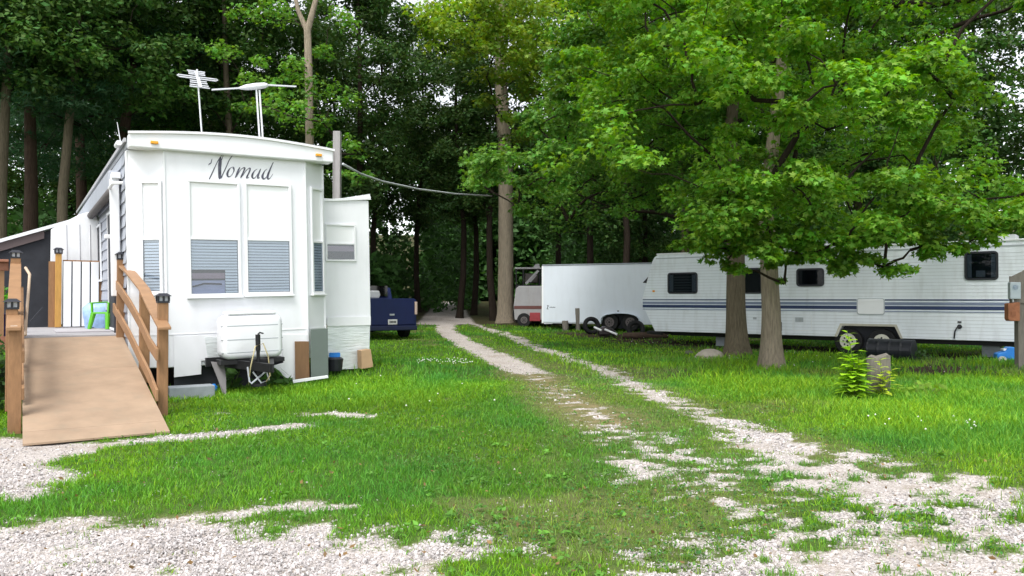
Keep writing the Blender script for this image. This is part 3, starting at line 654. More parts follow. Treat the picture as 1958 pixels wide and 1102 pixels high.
rail(rp, [(UR - .20, .75, 1.36), (UR - .10, -.5, .95), (UR - .075, -1.6, .66), (UR - .055, -2.3, .47), (UR - .055, -2.95, .29)], .035, .15)
# left railing
UL = -1.53
post(UL + .015, -3.22, -.05, 1.20, rp, w=.13, cap=False); post(UL - .02, -2.75, .2, 1.39, rp, w=.12); post(UL, -1.2, .3, 1.66, rp, w=.12, cap=False); post(UL, .50, .6, 2.13, rp, w=.13)
rail(rp, [(UL, .60, 2.05), (UL, -.2, 1.9), (UL, -1.33, 1.66), (UL, -2.5, 1.36), (UL, -3.38, 1.17)], .14, .04, name='handrail')
rail(rp, [(UL + .085, .55, 1.62), (UL + .085, -.8, 1.33), (UL + .085, -1.8, 1.07), (UL + .09, -2.9, .83)], .035, .14)
rail(rp, [(UL + .085, .55, 1.22), (UL + .085, -.8, .86), (UL + .085, -1.8, .62), (UL + .09, -2.9, .40)], .035, .14)
mb = MB(); mb.box(UL - .03, UL + .035, -3.33, -3.08, 1.190, 1.205); mb.build('paper_notice', paper, rp)
mb = MB(); mb.tube([(UL + .12, -.4, 1.95), (UL + .17, -.6, 1.85), (UL + .15, -.7, 1.5), (UL + .13, -.9, 1.2), (UL + .12, -1.3, 1.02)], .02, 6); mb.build('hose', mat('tan_hose', (.5, .38, .28), .6), rp, smooth=True)

# deck behind the ramp
dk = empty('deck', RF @ Matrix.Translation((0, .56, 0)), 'raised wooden deck with cedar and redwood railings at the top of the ramp', 'deck')
mb = MB(); v = 0.0
while v < 5.0: mb.box(-4.6, -.07, v, v + .13, .88, .92); v += .137
mb.build('deck_boards', deck_g, dk)
mb = MB(); mb.box(-4.6, -1.46, -.04, -.002, .70, .93); mb.box(-1.44, -.07, -.035, -.002, .72, .875); mb.build('rim_board', redwood, dk)
mb = MB(); mb.box(-4.6, -1.62, -.14, .10, 2.06, 2.10); mb.box(-4.6, -1.62, -.05, -.01, 1.93, 2.06); mb.build('railing_top', redwood, dk, bevel=.006)
for u, m_ in ((-1.72, cedar_rail), (-1.86, cedar), (-2.02, pine_y), (-2.3, cedar), (-2.6, cedar), (-2.9, cedar), (-3.2, cedar)):
    mb = MB(); mb.box(u - .045, u + .045, -.035, .005, .90, 1.95); mb.build('baluster', m_, dk)
for u in (-1.6, -3.0, -4.4): mb = MB(); mb.box(u - .05, u + .05, .02, .12, -.05, .88); mb.build('deck_leg', cedar, dk)
def nd(px, py, v): return hit(RF @ Matrix.Translation((0, .56, 0)), px, py, (0, v, 0), (0, 1, 0))
g = nd(112, 480, 3.9); post(g.x, 3.9, .93, g.z - .05, dk, m=pine_y, w=.11)
mb = MB(); q = nd(102, 500, 3.95); mb.box(q.x - .08, q.x + .05, 3.95, 4.0, .93, q.z); mb.build('side_board', cedar, dk)
q0 = nd(120, 500, 3.92); q1 = nd(190, 498, 3.92); q2 = nd(203, 498, 3.92)
mb = MB(); mb.box(q1.x, q2.x, 3.9, 3.95, .93, q0.z + .02); mb.box(q0.x, q1.x, 3.9, 3.94, q0.z - .0, q0.z + .03); mb.build('gate_frame', cedar, dk)
step = (q1.x - q0.x) / 4
for k in range(4):
    mb = MB(); mb.box(q0.x + step * k + .012, q0.x + step * (k + 1) - .012, 3.87, 3.9, .94, q0.z); mb.build('gate_slat', sheeting, dk, bevel=.004)
mb = MB(); mb.box(q0.x, q1.x, 3.905, 3.915, .94, q0.z - .003); mb.build('gate_backing', interior, dk)
mb = MB(); mb.box(-.95, -.10, 1.2, 2.6, .922, .938); mb.build('door_mat', mat('grey_mat', (.42, .40, .42), .9), dk)
# black pole by the far ramp post
p = on_nom(222, 600, 1.3)
mb = MB(); mb.cyl((0, 0, 0), (0, 0, 2.0), .03, n=10); mb.box(-.07, .04, -.05, .05, 1.02, 1.14); o = mb.build('black_pole', black_pl); o.matrix_world = Matrix.Translation((p.x, p.y, .92)); tag(o, 'thin black pole standing on the deck beside the far ramp post', 'pole')

# screened lean-to at the back of the deck
lt = empty('screened_porch', RF @ Matrix.Translation((0, 5.0, 0)), 'sloping lean-to porch with white plastic sheeting and dark mesh walls', 'porch')
def nl(px, py, v=0.): return hit(RF @ Matrix.Translation((0, 5.0, 0)), px, py, (0, v, 0), (0, 1, 0))
a = nl(190, 405); b = nl(0, 458); sl = (a.z - b.z) / (a.x - b.x)
mb = MB(); ue = -4.6; ze = a.z + sl * (ue - a.x)
mb.prism([(ue, ze - .07), (a.x, a.z - .07), (a.x, a.z), (ue, ze)], 'y', -.12, 3.5); mb.build('porch_roof', white_plain, lt)
mb = MB(); mb.prism([(ue, ze - .26), (a.x - 1.0, a.z - sl - .26 + .02), (a.x - 1.0, a.z - sl - .07), (ue, ze - .07)], 'y', -.08, -.03); mb.build('roof_beam', mat('dusky_beam', (.10, .075, .075), .7), lt)
pts = [nl(*q) for q in ((97, 440), (150, 412), (178, 404), (188, 425), (192, 470), (188, 540), (190, 620), (108, 620), (100, 560), (96, 500))]
mb = MB(); mb.prism([(p.x, p.z) for p in pts][::-1], 'y', -.13, -.10); mb.build('plastic_sheeting', sheeting, lt, bevel=.01)
xw = nl(97, 440).x; mb = MB(); mb.prism([(ue, .92), (xw, .92), (xw, a.z + sl * (xw - a.x) - .09), (ue, ze - .09)], 'y', -.02, 0); mb.build('mesh_wall', tarp, lt)
mb = MB(); mb.box(-4.6, -4.5, 0, 3.4, .9, ze - .3); mb.build('side_wall', tarp, lt)
for k in range(3):
    p = nl(140 + 4 * k, 470 + 60 * k, -.14); 
mb = MB()
for px in (127, 152, 172): q = nl(px, 430, -.14); r_ = nl(px + 3, 610, -.14); mb.tube([(q.x, -.135, q.z), (r_.x, -.135, r_.z)], .008, 5)
mb.build('sheeting_crease', mat('crease_grey', (.5, .5, .53), .5), lt)

# things on the deck
DKM = RF @ Matrix.Translation((0, .56, 0))
p = nd(200, 618, 2.6); ch = empty('plastic_chair', DKM @ Matrix.Translation((p.x + .02, 2.2, .94)) @ Matrix.Rotation(R(-50), 4, 'Z') @ Matrix.Scale(1.05, 4), 'small lime green plastic chair at the top right of the ramp', 'chair')
mb = MB(); mb.prism(rrect(-.19, .19, .27, .30, .012), 'y', -.19, .19); mb.build('seat', lime, ch, bevel=.005)
mb = MB(); mb.beam((-.17, .19, .30), (-.17, .26, .66), .04, .03); mb.beam((.17, .19, .30), (.17, .26, .66), .04, .03)
for z in (.62, .52, .42): mb.beam((-.17, .19 + (z - .3) * .19, z), (.17, .19 + (z - .3) * .19, z), .02, .05)
mb.build('backrest', lime, ch, bevel=.006)
for a_ in (-1, 1):
    for b_ in (-1, 1): mb = MB(); mb.tube([(a_ * .16, b_ * .16, .28), (a_ * .20, b_ * .21, 0)], [.045, .032], 8); mb.build('leg', lime, ch)
    mb = MB(); mb.beam((a_ * .18, -.17, .30), (a_ * .19, -.17, .46), .035, .035, up=(0, 1, 0)); mb.beam((a_ * .19, -.19, .46), (a_ * .18, .24, .48), .05, .025); mb.build('armrest', lime, ch, bevel=.006)
a = nd(167, 620, 3.2); b = nd(215, 570, 3.2)
mb = MB(); n = 18; vs = []; fs = []
for i in range(7):
    for k in range(n):
        t = 2 * math.pi * k / n; z = i / 6; r0 = (.26 + .05 * math.sin(z * 3.1)) * (1 + .08 * math.sin(3 * t + z * 5)); 
        if i == 6: r0 *= .75
        vs.append((r0 * math.cos(t), r0 * .7 * math.sin(t), z * .48 + .02 * math.sin(5 * t)))
for i in range(6):
    for k in range(n): fs.append((i * n + k, i * n + (k + 1) % n, (i + 1) * n + (k + 1) % n, (i + 1) * n + k))
fs.append(tuple(6 * n + k for k in range(n))); mb.add(vs, fs); o = mb.build('plastic_sack', sky_pl, smooth=True); o.matrix_world = DKM @ Matrix.Translation(((a.x + b.x) / 2, 3.2, .93)); tag(o, 'pale blue plastic sack on the deck behind the lime green chair', 'sack')
p = nd(8, 620, .5)
mb = MB(); mb.tube([(0, 0, 0), (0, 0, .02), (0, 0, .33), (0, 0, .35)], [.14, .15, .19, .19], 16); o = mb.build('storage_tub', mat('deep_blue_plastic', (.015, .02, .14), .4)); o.matrix_world = DKM @ Matrix.Translation((p.x, .35, .92)); tag(o, 'dark blue tub standing on the deck behind the left railing', 'tub')
p = nd(82, 590, 2.4); mb = MB(); mb.tube([nd(58, 615, 2.2), nd(82, 588, 2.2)], .012, 6); mb.build('x', black_pl).name = 'umbrella_shaft'
o = bpy.data.objects['umbrella_shaft']; o.matrix_world = DKM; tag(o, 'thin black rod leaning on the deck near the left railing', 'rod')

# ------------------------------------------------------------------ utility pole and sagging cable
p = at(648, 560, 19.0); zg = tz(p.x, p.y); top = at(645, 252, 19.0)
mb = MB(); mb.box(-.09, .09, -.09, .09, 0, top.z - zg); mb.box(-.085, -.06, -.12, -.09, .5, top.z - zg - .5)
o = mb.build('utility_pole', pole_grey, bevel=.01); o.matrix_world = Matrix.Translation((top.x, 19.0, zg)); tag(o, 'square weathered grey pole rising behind the white slide-out', 'pole')
pts = [at(656, 314, 18.9), at(690, 333, 21), at(730, 347, 24), at(800, 362, 28), at(870, 371, 33), at(940, 375, 38)]
mb = MB(); mb.tube(pts, .034, 6); o = mb.build('overhead_cable', mat('pale_cable', (.50, .53, .54), .5), smooth=True)
tag(o, 'sagging grey cable strung from the grey pole to the pale tree trunk', 'cable')

# ------------------------------------------------------------------ wheels
def wheel(name, c, r, w, axis_v, parent, rim_r=.6, rimm=rim):
    """c centre, axis_v unit vector pointing outward"""
    a = Vector(axis_v); mb = MB(); c = Vector(c)
    mb.tube([c - a * w / 2, c - a * w * .42, c + a * w * .42, c + a * w / 2], [r * .93, r, r, r * .93], 28); t = mb.build(name, black_rub, parent, smooth=False)
    mb = MB(); mb.tube([c + a * w * .5, c + a * (w * .5 + .012)], [r * rim_r, r * rim_r * .96], 24); rr = mb.build('rim', rimm, t)
    mb = MB(); u_ = a.orthogonal().normalized(); v_ = a.cross(u_)
    for k in range(8):
        q = c + a * (w * .5 + .0125) + (u_ * math.cos(k * math.pi / 4) + v_ * math.sin(k * math.pi / 4)) * r * rim_r * .55; mb.cyl(q, q + a * .006, r * .065, n=8)
    mb.cyl(c + a * (w * .5 + .0125), c + a * (w * .5 + .03), r * .12, n=10); mb.build('rim_holes', dark, t)
    return t

# ------------------------------------------------------------------ travel trailer on the right
RO = Vector((4.45, 24.7, 0)); RD = Vector((.777, -.6295, 0)); ryaw = math.atan2(RD.y, RD.x)
RM = frame_M(RO, ryaw)
rv = empty('travel_trailer', RM, 'long ribbed white travel trailer with navy stripes parked behind the two maples', 'trailer')
def rn(px, py, v=0.): q = hit(RM, px, py, (0, v, 0), (0, 1, 0)); return q.x, q.z
zb = rn(1500, 641)[1]; zt = rn(1600, 473)[1]; zs = rn(1228, 578)[1]; xl = rn(1226, 575)[0]
xtl = rn(1248, 490)[0]; xbl = rn(1252, 635)[0]; XE = 12.2
wx0, wx1 = rn(1600, 655)[0], rn(1722, 655)[0]; wz = rn(1660, 624)[1]
prof = [(xbl, zb), (wx0, zb), (wx0 + .14, wz), (wx1 - .14, wz), (wx1, zb), (XE, zb), (XE + .4, zs), (XE, zt), (xtl + .22, zt), (xtl + .06, zt - .08), (xtl - .02, zt - .22), (xl, zs)]
mb = MB(); mb.prism(prof, 'y', 0, 2.4); mb.build('body', alu_white, rv, bevel=.015)
mb = MB()                                                   # ribbed lap joints
zz = zb + .06
k = 0
while zz < zt - .25:
    t = abs(zz - zs); e = xl + ((xbl - xl) * (zs - zz) / (zs - zb) if zz < zs else (xtl - xl) * (zz - zs) / (zt - zs))
    if zz < wz + .05: mb.box(e + .03, wx0 - .03, -.005, 0, zz, zz + .006); mb.box(wx1 + .03, XE, -.005, 0, zz, zz + .006)
    elif abs(zz - zs + .05) > .12: mb.box(e + .03, XE, -.005, 0, zz, zz + .006)
    zz += .088; k += 1
mb.build('siding_rib', mat('rib_grey', (.44, .46, .48), .5), rv)
for (ya, yb, m_) in ((572.5, 574.5, navy_d), (577, 581.5, slate), (583, 588.5, navy_d), (590.8, 592.3, slate)):
    z1 = rn(1260, ya)[1]; z0 = rn(1260, yb)[1]
    for xa, xb in ((xl + .06, rn(1638, 580)[0]), (rn(1692, 580)[0], XE)):
        mb = MB(); mb.box(xa, xb, -.009, 0, z0, z1); mb.build('stripe', m_, rv)
mb = MB(); mb.box(xtl + .12, XE - .1, -.014, 0, zt - .15, zt - .115); mb.build('drip_rail', grey_m, rv)
mb = MB(); mb.box(xtl + .15, XE - .1, -.03, 2.43, zt - .02, zt + .03); mb.build('roof_edge', white_plain, rv, bevel=.01)
x, z = rn(1548, 475, 1.2); mb = MB(); mb.prism([(x - .55, zt + .02), (x + .6, zt + .02), (x + .5, zt + .30), (x - .35, zt + .30)], 'y', .8, 1.6); mb.build('air_conditioner', white_plain, rv, bevel=.03)
x, z = rn(1920, 452, 1.2); mb = MB(); mb.box(x - .4, x + .3, .8, 1.4, zt + .02, zt + .2); mb.build('roof_vent', white_plain, rv, bevel=.03)
for (a_, b_, c_, d_, kind) in ((1277, 1334, 522, 562, 1), (1421, 1458, 513, 562, 0), (1523, 1576, 514, 548, 0), (1844, 1909, 482, 536, 2)):
    x0, z1 = rn(a_, c_); x1, _ = rn(b_, c_); _, z0 = rn((a_ + b_) / 2, d_); 
    mb = MB(); frame_ring(mb, x0, x1, z0, z1, .05, -.03, -.001, r=.09); w = mb.build('window', black_pl, rv)
    mb = MB(); mb.prism(rrect(x0 + .045, x1 - .045, z0 + .045, z1 - .045, .05), 'y', -.006, -.002); mb.build('recess', interior, w)
    if kind:
        wd = (x1 - x0) * .13
        for xx in (x0 + .06, x1 - .06 - wd): mb = MB(); mb.box(xx, xx + wd, -.011, -.007, z0 + .07, z1 - .07); mb.build('curtain', curtain, w)
    if kind == 1:
        mb = MB(); 
        for q in range(6): zq = z0 + .08 + (z1 - z0 - .16) * q / 6; mb.box(x0 + .08 + wd, x1 - .08 - wd, -.010, -.0075, zq, zq + .035)
        mb.build('blind', mat('grey_blind', (.16, .18, .18), .6), w)
    if kind == 2: mb = MB(); mb.box(x0 + .25, x1 - .28, -.011, -.008, z0 + .08, z0 + .24); mb.build('window_card', curtain, w)
    mb = MB(); mb.prism(rrect(x0 + .045, x1 - .045, z0 + .045, z1 - .045, .05), 'y', -.020, -.017); mb.build('glass', glass('rv_glass', (.6, .65, .7), .02, .85), w)
x0, z1 = rn(1640, 572); x1, z0 = rn(1690, 601); mb = MB(); mb.prism(rrect(x0, x1, z0, z1, .05), 'y', -.022, -.0); mb.build('access_hatch', white_plain, rv, bevel=.006)
mb = MB(); frame_ring(mb, x0 - .02, x1 + .02, z0 - .02, z1 + .02, .02, -.012, 0, r=.06); mb.build('hatch_gasket', grey_m, rv)
for a_, b_, c_, d_ in ((1521, 1536, 607, 616),):
    x0, z1 = rn(a_, c_); x1, z0 = rn(b_, d_); mb = MB(); mb.box(x0, x1, -.012, 0, z0, z1)
    mb.build('vent_grille', grey_m, rv)
x0, z1 = rn(1516, 602); x1, z0 = rn(1552, 633); mb = MB(); frame_ring(mb, x0, x1, z0, z1, .012, -.008, 0); mb.build('vent_door', white_plain, rv)
x0, z1 = rn(1490, 616); x1, z0 = rn(1495, 633); mb = MB(); mb.box(x0, x1, -.03, 0, z0, z1); mb.build('grab_handle', black_pl, rv)
x, z = rn(1835, 625); mb = MB(); mb.cyl((x, -.001, z), (x, -.03, z), .055, n=14); mb.tube([(x, -.03, z), (x - .05, -.06, z - .02), (x - .10, -.05, z - .12), (x - .12, -.03, z - .30)], .018, 7); mb.box(x - .04, x + .04, -.02, 0, z + .10, z + .14); mb.build('power_inlet', black_pl, rv)
x, z = rn(1444, 609); mb = MB(); mb.box(x - .06, x + .04, -.015, 0, z - .03, z + .03); mb.build('lock_plate', grey_m, rv)
x, z = rn(1250, 557); mb = MB(); mb.box(x - .04, x + .04, -.02, 0, z - .03, z + .03); mb.build('marker_light', amber, rv, bevel=.005)
x, z = rn(1600, 519); mb = MB(); mb.box(x - .10, x + .10, -.03, 0, z - .03, z + .03); mb.build('marker_light', mat('dull_amber', (.35, .25, .08), .4), rv, bevel=.005)
# wheel well and wheels
mb = MB(); mb.add([(wx0, .0, zb), (wx0 + .14, .0, wz), (wx1 - .14, .0, wz), (wx1, .0, zb), (wx0 - .06, -.012, zb), (wx0 + .09, -.012, wz + .06), (wx1 - .09, -.012, wz + .06), (wx1 + .06, -.012, zb)], [(0, 1, 5, 4), (1, 2, 6, 5), (2, 3, 7, 6)])
mb.build('wheel_arch_trim', mat('tan_trim', (.55, .52, .44), .5, dirt=.3), rv)
mb = MB(); mb.box(wx0, wx1, .25, .3, .15, wz + .1); mb.build('wheel_well', interior, rv)
g0 = tz(*( (RM @ Vector((6.3, 0, 0))).xy ))
xa, za = rn(1621, 655, .05)
for xx in (xa, xa + .86): wheel('wheel', (xx, .16, .36 + g0), .36, .2, (0, -1, 0), rv)
mb = MB(); mb.box(xbl + .3, XE - .2, .5, .6, zb - .14, zb + .003); mb.box(xbl + .3, XE - .2, 1.8, 1.9, zb - .14, zb + .003); mb.box(xbl + .2, xbl + .3, .3, 2.1, zb - .1, zb); mb.build('chassis', dark, rv)
for xx in (2.2, 9.4): mb = MB(); mb.box(xx - .2, xx + .2, .7, 1.1, 0.02, zb - .14); mb.build('support_block', concrete, rv)
mb = MB(); mb.beam((xbl + .1, .3, zb - .08), (xbl - .9, 1.2, zb - .1), .08, .1); mb.beam((xbl + .1, 2.1, zb - .08), (xbl - .9, 1.2, zb - .1), .08, .1); mb.build('tongue_frame', dark, rv)
x, z = rn(1237, 538, .3); mb = MB(); mb.prism([(x - .16, z - .05), (x + .05, z - .07), (x + .06, z + .16)], 'y', .3, 2.1); mb.build('front_visor', black_pl, rv)

# ------------------------------------------------------------------ cargo trailer
CO = at(1037, 617, 32.5); CO.z = tz(CO.x, CO.y); CE = at(1290, 617, 30.2); yaw = math.atan2(CE.y - CO.y, CE.x - CO.x)
CM = frame_M(CO, yaw); ct = empty('cargo_trailer', CM, 'plain bluish white enclosed cargo trailer left of the striped travel trailer', 'trailer')
def cn(px, py, v=0.): q = hit(CM, px, py, (0, v, 0), (0, 1, 0)); return q.x, q.z
zb = cn(1100, 619)[1]; zt = cn(1040, 509)[1]; CL = 6.0
wa = cn(1150, 612)[0]; wb = cn(1224, 612)[0]; wt = cn(1187, 600)[1]
pr = [(0, zb), (wa, zb)]
for k in range(9): a = math.pi * k / 8; pr.append((wa + (wb - wa) / 2 * (1 - math.cos(a)), zb + (wt - zb) * math.sin(a) ** .5))
pr += [(wb, zb), (CL, zb), (CL, zt), (0, zt)]
pr2 = [pr[0]] + [q for i, q in enumerate(pr[1:]) if q != pr[i]]
mb = MB(); mb.prism(pr2, 'y', 0, 2.3); mb.build('body', blue_white, ct, bevel=.02)
mb = MB(); mb.box(-.01, CL, -.015, 2.32, zt + .002, zt + .06); mb.build('roof_trim', mat('grey_roof_trim', (.25, .28, .3), .4, .3), ct, bevel=.01)
mb = MB(); mb.box(-.02, .05, -.012, .0, zb, zt); mb.build('corner_post', white_plain, ct)
mb = MB(); mb.box(0, wa - .02, -.01, 0, zb, zb + .06); mb.build('bottom_trim', grey_m, ct)
mb = MB()
for k in range(13):
    a0 = math.pi * k / 12; q = (wa + (wb - wa) / 2 * (1 - math.cos(a0)), zb + (wt - zb) * max(math.sin(a0), 0) ** .5)
    if k: mb.beam((prev[0], -.06, prev[1] + .02), (q[0], -.06, q[1] + .02), .14, .02, up=(0, 0, 1) if 1 < k < 12 else (1, 0, 0))
    prev = q
mb.build('fender', mat('fender_white', (.55, .62, .7), .4), ct)
mb = MB(); mb.box(wa, wb, .28, .32, .1, wt); mb.build('wheel_well', interior, ct)
for px in (1165, 1205): x, _ = cn(px, 620); wheel('wheel', (x, .12, .37), .37, .2, (0, -1, 0), ct, .55, mat('dull_rim', (.14, .12, .12), .5, .3))
x, z = cn(1068, 606); 
x, z = cn(1046, 588); mb = MB()
mb.beam((x, -.004, z + .08), (x + .07, -.004, z + .08), .02, .012, (0, 1, 0)); mb.beam((x + .06, -.004, z + .08), (x + .0, -.004, z - .07), .03, .008, (0, 1, 0)); mb.beam((x - .01, -.004, z - .07), (x + .07, -.004, z - .07), .02, .008, (0, 1, 0))
for k in range(5): mb.box(x + .12 + k * .055, x + .155 + k * .055, -.006, -.001, z - .015, z + .02 + .008 * (k % 2))
mb.build('emblem', mat('emblem_grey', (.06, .07, .09), .5), ct)
x, z = cn(1182, 595); mb = MB(); mb.box(x - .04, x + .04, -.02, 0, z - .02, z + .02); mb.build('side_marker', dark, ct)

# ------------------------------------------------------------------ old camper and equipment left of it
p = at(983, 612, 35.0); p.z = tz(p.x, p.y); OM = frame_M(p, R(-4))
oc = empty('old_camper', OM, 'small faded camper with maroon band, partly hidden by the pale trunk', 'camper')
def on(px, py): q = hit(OM, px, py, (0, 0, 0), (0, 1, 0)); return q.x, q.z
x1, z1 = on(1042, 547); _, z0 = on(1010, 612); zm1 = on(1010, 585)[1]; zm0 = on(1010, 591)[1]
mb = MB(); mb.prism([(0.02, z0), (x1 + .6, z0), (x1 + .6, z1), (.22, z1), (.08, z1 - .12), (-.02, zm1)], 'y', 0, 2.0); mb.build('body', cream, oc, bevel=.03)
mb = MB(); mb.box(0, x1 + .55, -.012, 0, zm0, zm1); mb.build('band', maroon, oc)
xa, za = on(1002, 610); wheel('wheel', (xa, .05, .32), .32, .18, (0, -1, 0), oc, .5, mat('dull_rim', (.14, .12, .12), .5, .3))
xa, za = on(1013, 598); xb, zb_ = on(1033, 614); mb = MB(); mb.box(xa, xb, -.05, -.005, zb_, za); mb.build('red_panel', red_p, oc)
# equipment cab
p = at(1012, 545, 37.5); p.z = tz(p.x, p.y); EM = frame_M(p, R(0)); ec = empty('machine_cab', EM, 'cluttered machine cab with pale roof showing above the old camper', 'machinery')
def en(px, py): q = hit(EM, px, py, (0, 0, 0), (0, 1, 0)); return q.x, q.z
xa, za = en(986, 514); xb, zb2 = en(1033, 545)
mb = MB(); mb.box(xa - .05, xb + .05, -.05, 1.4, za - .02, za + .06); mb.build('roof', cream, ec, bevel=.02)
mb = MB()
for xx in (xa, xa + .35, xb - .05): mb.box(xx, xx + .06, 0, .06, .9, za - .02); mb.box(xx, xx + .06, 1.2, 1.26, .9, za - .02)
mb.build('cab_frame', dark, ec)
mb = MB(); mb.box(xa + .45, xb - .1, .2, 1.0, zb2 + .1, za - .22); mb.build('engine_housing', mat('murky_brown', (.09, .075, .07), .6), ec, bevel=.05)
mb = MB(); mb.box(xa, xb, -.1, 1.6, .5, zb2); mb.build('base', dark, ec); 
mb = MB(); mb.beam((xa + .5, -.1, zb2 + .05), (xb - .1, -.1, za - .1), .05, .12); mb.beam((xb - .5, -.1, zb2 + .15), (xb - .2, -.1, zb2 + .5), .05, .08); mb.prism([(xb - .35, za + .06), (xb + .0, za + .06), (xb - .05, za + .25), (xb - .25, za + .22)], 'y', .2, .6); mb.build('bent_panel', cream, ec)
wheel('wheel', (xa + .3, -.15, .45), .45, .3, (0, -1, 0), ec); wheel('wheel', (xb - .2, -.15, .45), .45, .3, (0, -1, 0), ec)

# ------------------------------------------------------------------ pickup truck
p = at(713, 643, 27.0); p.z = tz(p.x, p.y); pk_yaw = R(8)
c = at(797, 600, 27.0); PO = Vector((c.x, c.y, tz(c.x, c.y))); PM = frame_M(PO, pk_yaw) ; PM = frame_M(PO, R(30))
pt = empty('pickup_truck', PM, 'dark blue pickup truck seen from behind beside the white slide-out', 'pickup truck')
def pn(px, py): q = hit(PM, px, py, (0, 0, 0), (0, 1, 0)); return q.x, q.z
W = 1.95; tzp = pn(745, 571)[1]; bzp = pn(745, 628)[1]
mb = MB(); mb.box(-W, 0, 0, 2.3, bzp + .05, tzp - .03); mb.build('bed', navy, pt, bevel=.05)
mb = MB(); mb.box(-W + .1, -.1, -.03, 0, bzp + .12, tzp); mb.build('tailgate', navy, pt, bevel=.03)
mb = MB(); mb.box(-W + .04, -.04, -.16, -.02, bzp - .08, bzp + .09); mb.build('bumper', mat('dark_blue_bumper', (.01, .015, .05), .4), pt, bevel=.03)
x, z = pn(749, 602); mb = MB(); mb.box(x - .09, x + .09, -.045, -.03, z - .03, z + .03); mb.build('tailgate_handle', grey_m, pt, bevel=.01)
x, z = pn(750, 616); mb = MB(); mb.box(x - .17, x + .17, -.06, -.031, z - .09, z + .09); pl = mb.build('licence_plate', plate_m, pt, bevel=.01)
mb = MB()
for k in range(5): mb.box(x - .12 + k * .05, x - .085 + k * .05, -.064, -.06, z - .03, z + .035)
mb.build('plate_marks', dark, pl)
x, z = pn(795, 588); mb = MB(); mb.box(-.085, .01, -.03, .04, z - .25, z + .2); mb.build('tail_light', tail_m, pt, bevel=.01)
mb = MB(); mb.box(-W - .01, -W + .085, -.03, .04, z - .25, z + .2); mb.build('tail_light', tail_m, pt, bevel=.01)
mb = MB(); mb.prism([(2.3, bzp), (5.4, bzp), (5.45, tzp - .35), (4.1, tzp - .12), (3.75, tzp + .05)][:] + [(3.4, tzp + .40), (2.5, tzp + .42), (2.3, tzp)], 'x', -W + .03, -.03); mb.build('cab', navy, pt, bevel=.04)
mb = MB(); mb.box(-W + .25, -.25, 2.26, 2.31, tzp + .08, tzp + .48); mb.build('rear_window', smoked, pt)
for xx, ax in ((-.12, 1), (-W + .12, -1)):
    for yy in (.95, 4.5): wheel('wheel', (xx, yy, .40), .40, .25, (ax, 0, 0), pt)
mb = MB(); mb.box(-W + .3, -.3, .1, 5.0, .45, bzp); mb.build('chassis', dark, pt)
mb = MB(); mb.cyl((-W + .3, .95, .4), (-.3, .95, .4), .07, n=10); mb.build('axle', dark, pt)
x0 = pn(700, 560)[0]; x1, z1 = pn(733, 557); _, z0 = pn(733, 569)
mb = MB(); mb.prism([(x0 - .6, tzp), (x1 - .06, tzp), (x1, tzp + .12), (x1 - .05, z1 + .02), (x0 - .6, z1 + .02)], 'y', .25, .85); o = mb.build('cooler', mat('grey_white_plastic', (.5, .51, .53), .5), bevel=.04); o.matrix_world = PM; tag(o, 'pale grey box riding on the blue pickup bed', 'box')

# ------------------------------------------------------------------ small things in the grass on the right
def stump(name, px, py, pytop, wpx, label, cat, m=wood_grey, n=14, lean=0., slant=.0):
    g = ground_pt(px, py); r = wpx / F * g.y / 2; h = at(px, pytop, g.y).z - g.z; mb = MB(); vs = []; fs = []
    for i in range(6):
        for k in range(n):
            t = 2 * math.pi * k / n; rr = r * (1 + .08 * math.sin(3 * t + i) + .05 * math.sin(5 * t)) * (1.08 if i == 0 else 1)
            z = -.05 + (h + .05) * i / 5; 
            if i == 5: z += slant * math.cos(t) * r + .02 * math.sin(4 * t)
            vs.append((rr * math.cos(t) + lean * z, rr * math.sin(t), z))
    for i in range(5):
        for k in range(n): fs.append((i * n + k, i * n + (k + 1) % n, (i + 1) * n + (k + 1) % n, (i + 1) * n + k))
    fs.append(tuple(5 * n + k for k in range(n))); mb.add(vs, fs); o = mb.build(name, m); o.location = g; return tag(o, label, cat)
stump('stump', 1680, 757, 681, 41, 'grey weathered log stump behind the yellow-green sapling', 'stump', slant=.15)
stump('fence_post', 1105.5, 633, 590, 9, 'short grey post standing in front of the white cargo trailer', 'post', lean=-.02)
stump('low_stump', 1081, 633, 614, 12, 'low pale stump left of the short post by the cargo trailer', 'stump')
def rock(px, py, wpx, hpx, label, seed, m=rock_m):
    g = ground_pt(px, py); s = g.y / F; r0 = random.Random(seed); import bmesh
    bm = bmesh.new(); bmesh.ops.create_icosphere(bm, subdivisions=3, radius=1)
    for v in bm.verts:
        n = .85 + .3 * float(fbm(np.array([v.co.x * 1.3 + seed]), np.array([v.co.y * 1.3 + v.co.z]), 1, seed)[0]); v.co = Vector((v.co.x * wpx * s / 2 * n, v.co.y * wpx * s / 2.6 * n, max(v.co.z, -.3) * hpx * s * n))
    me = bpy.data.meshes.new('rock'); bm.to_mesh(me); bm.free(); me.materials.append(m); o = bpy.data.objects.new('rock', me); COL.objects.link(o); o.location = g; return tag(o, label, 'rock', 'rocks at the foot of the maples')
rock(1357, 684, 58, 16, 'wide flat pale rock left of the darker maple trunk', 3)
rock(1402, 686, 22, 4, 'small thin rock lying below the darker maple trunk', 5)
rock(1318, 676, 20, 5, 'small mossy rock at the left of the wide flat rock', 8, mat('mossy_rock', (.10, .11, .07), .9, 0, .3, 8))
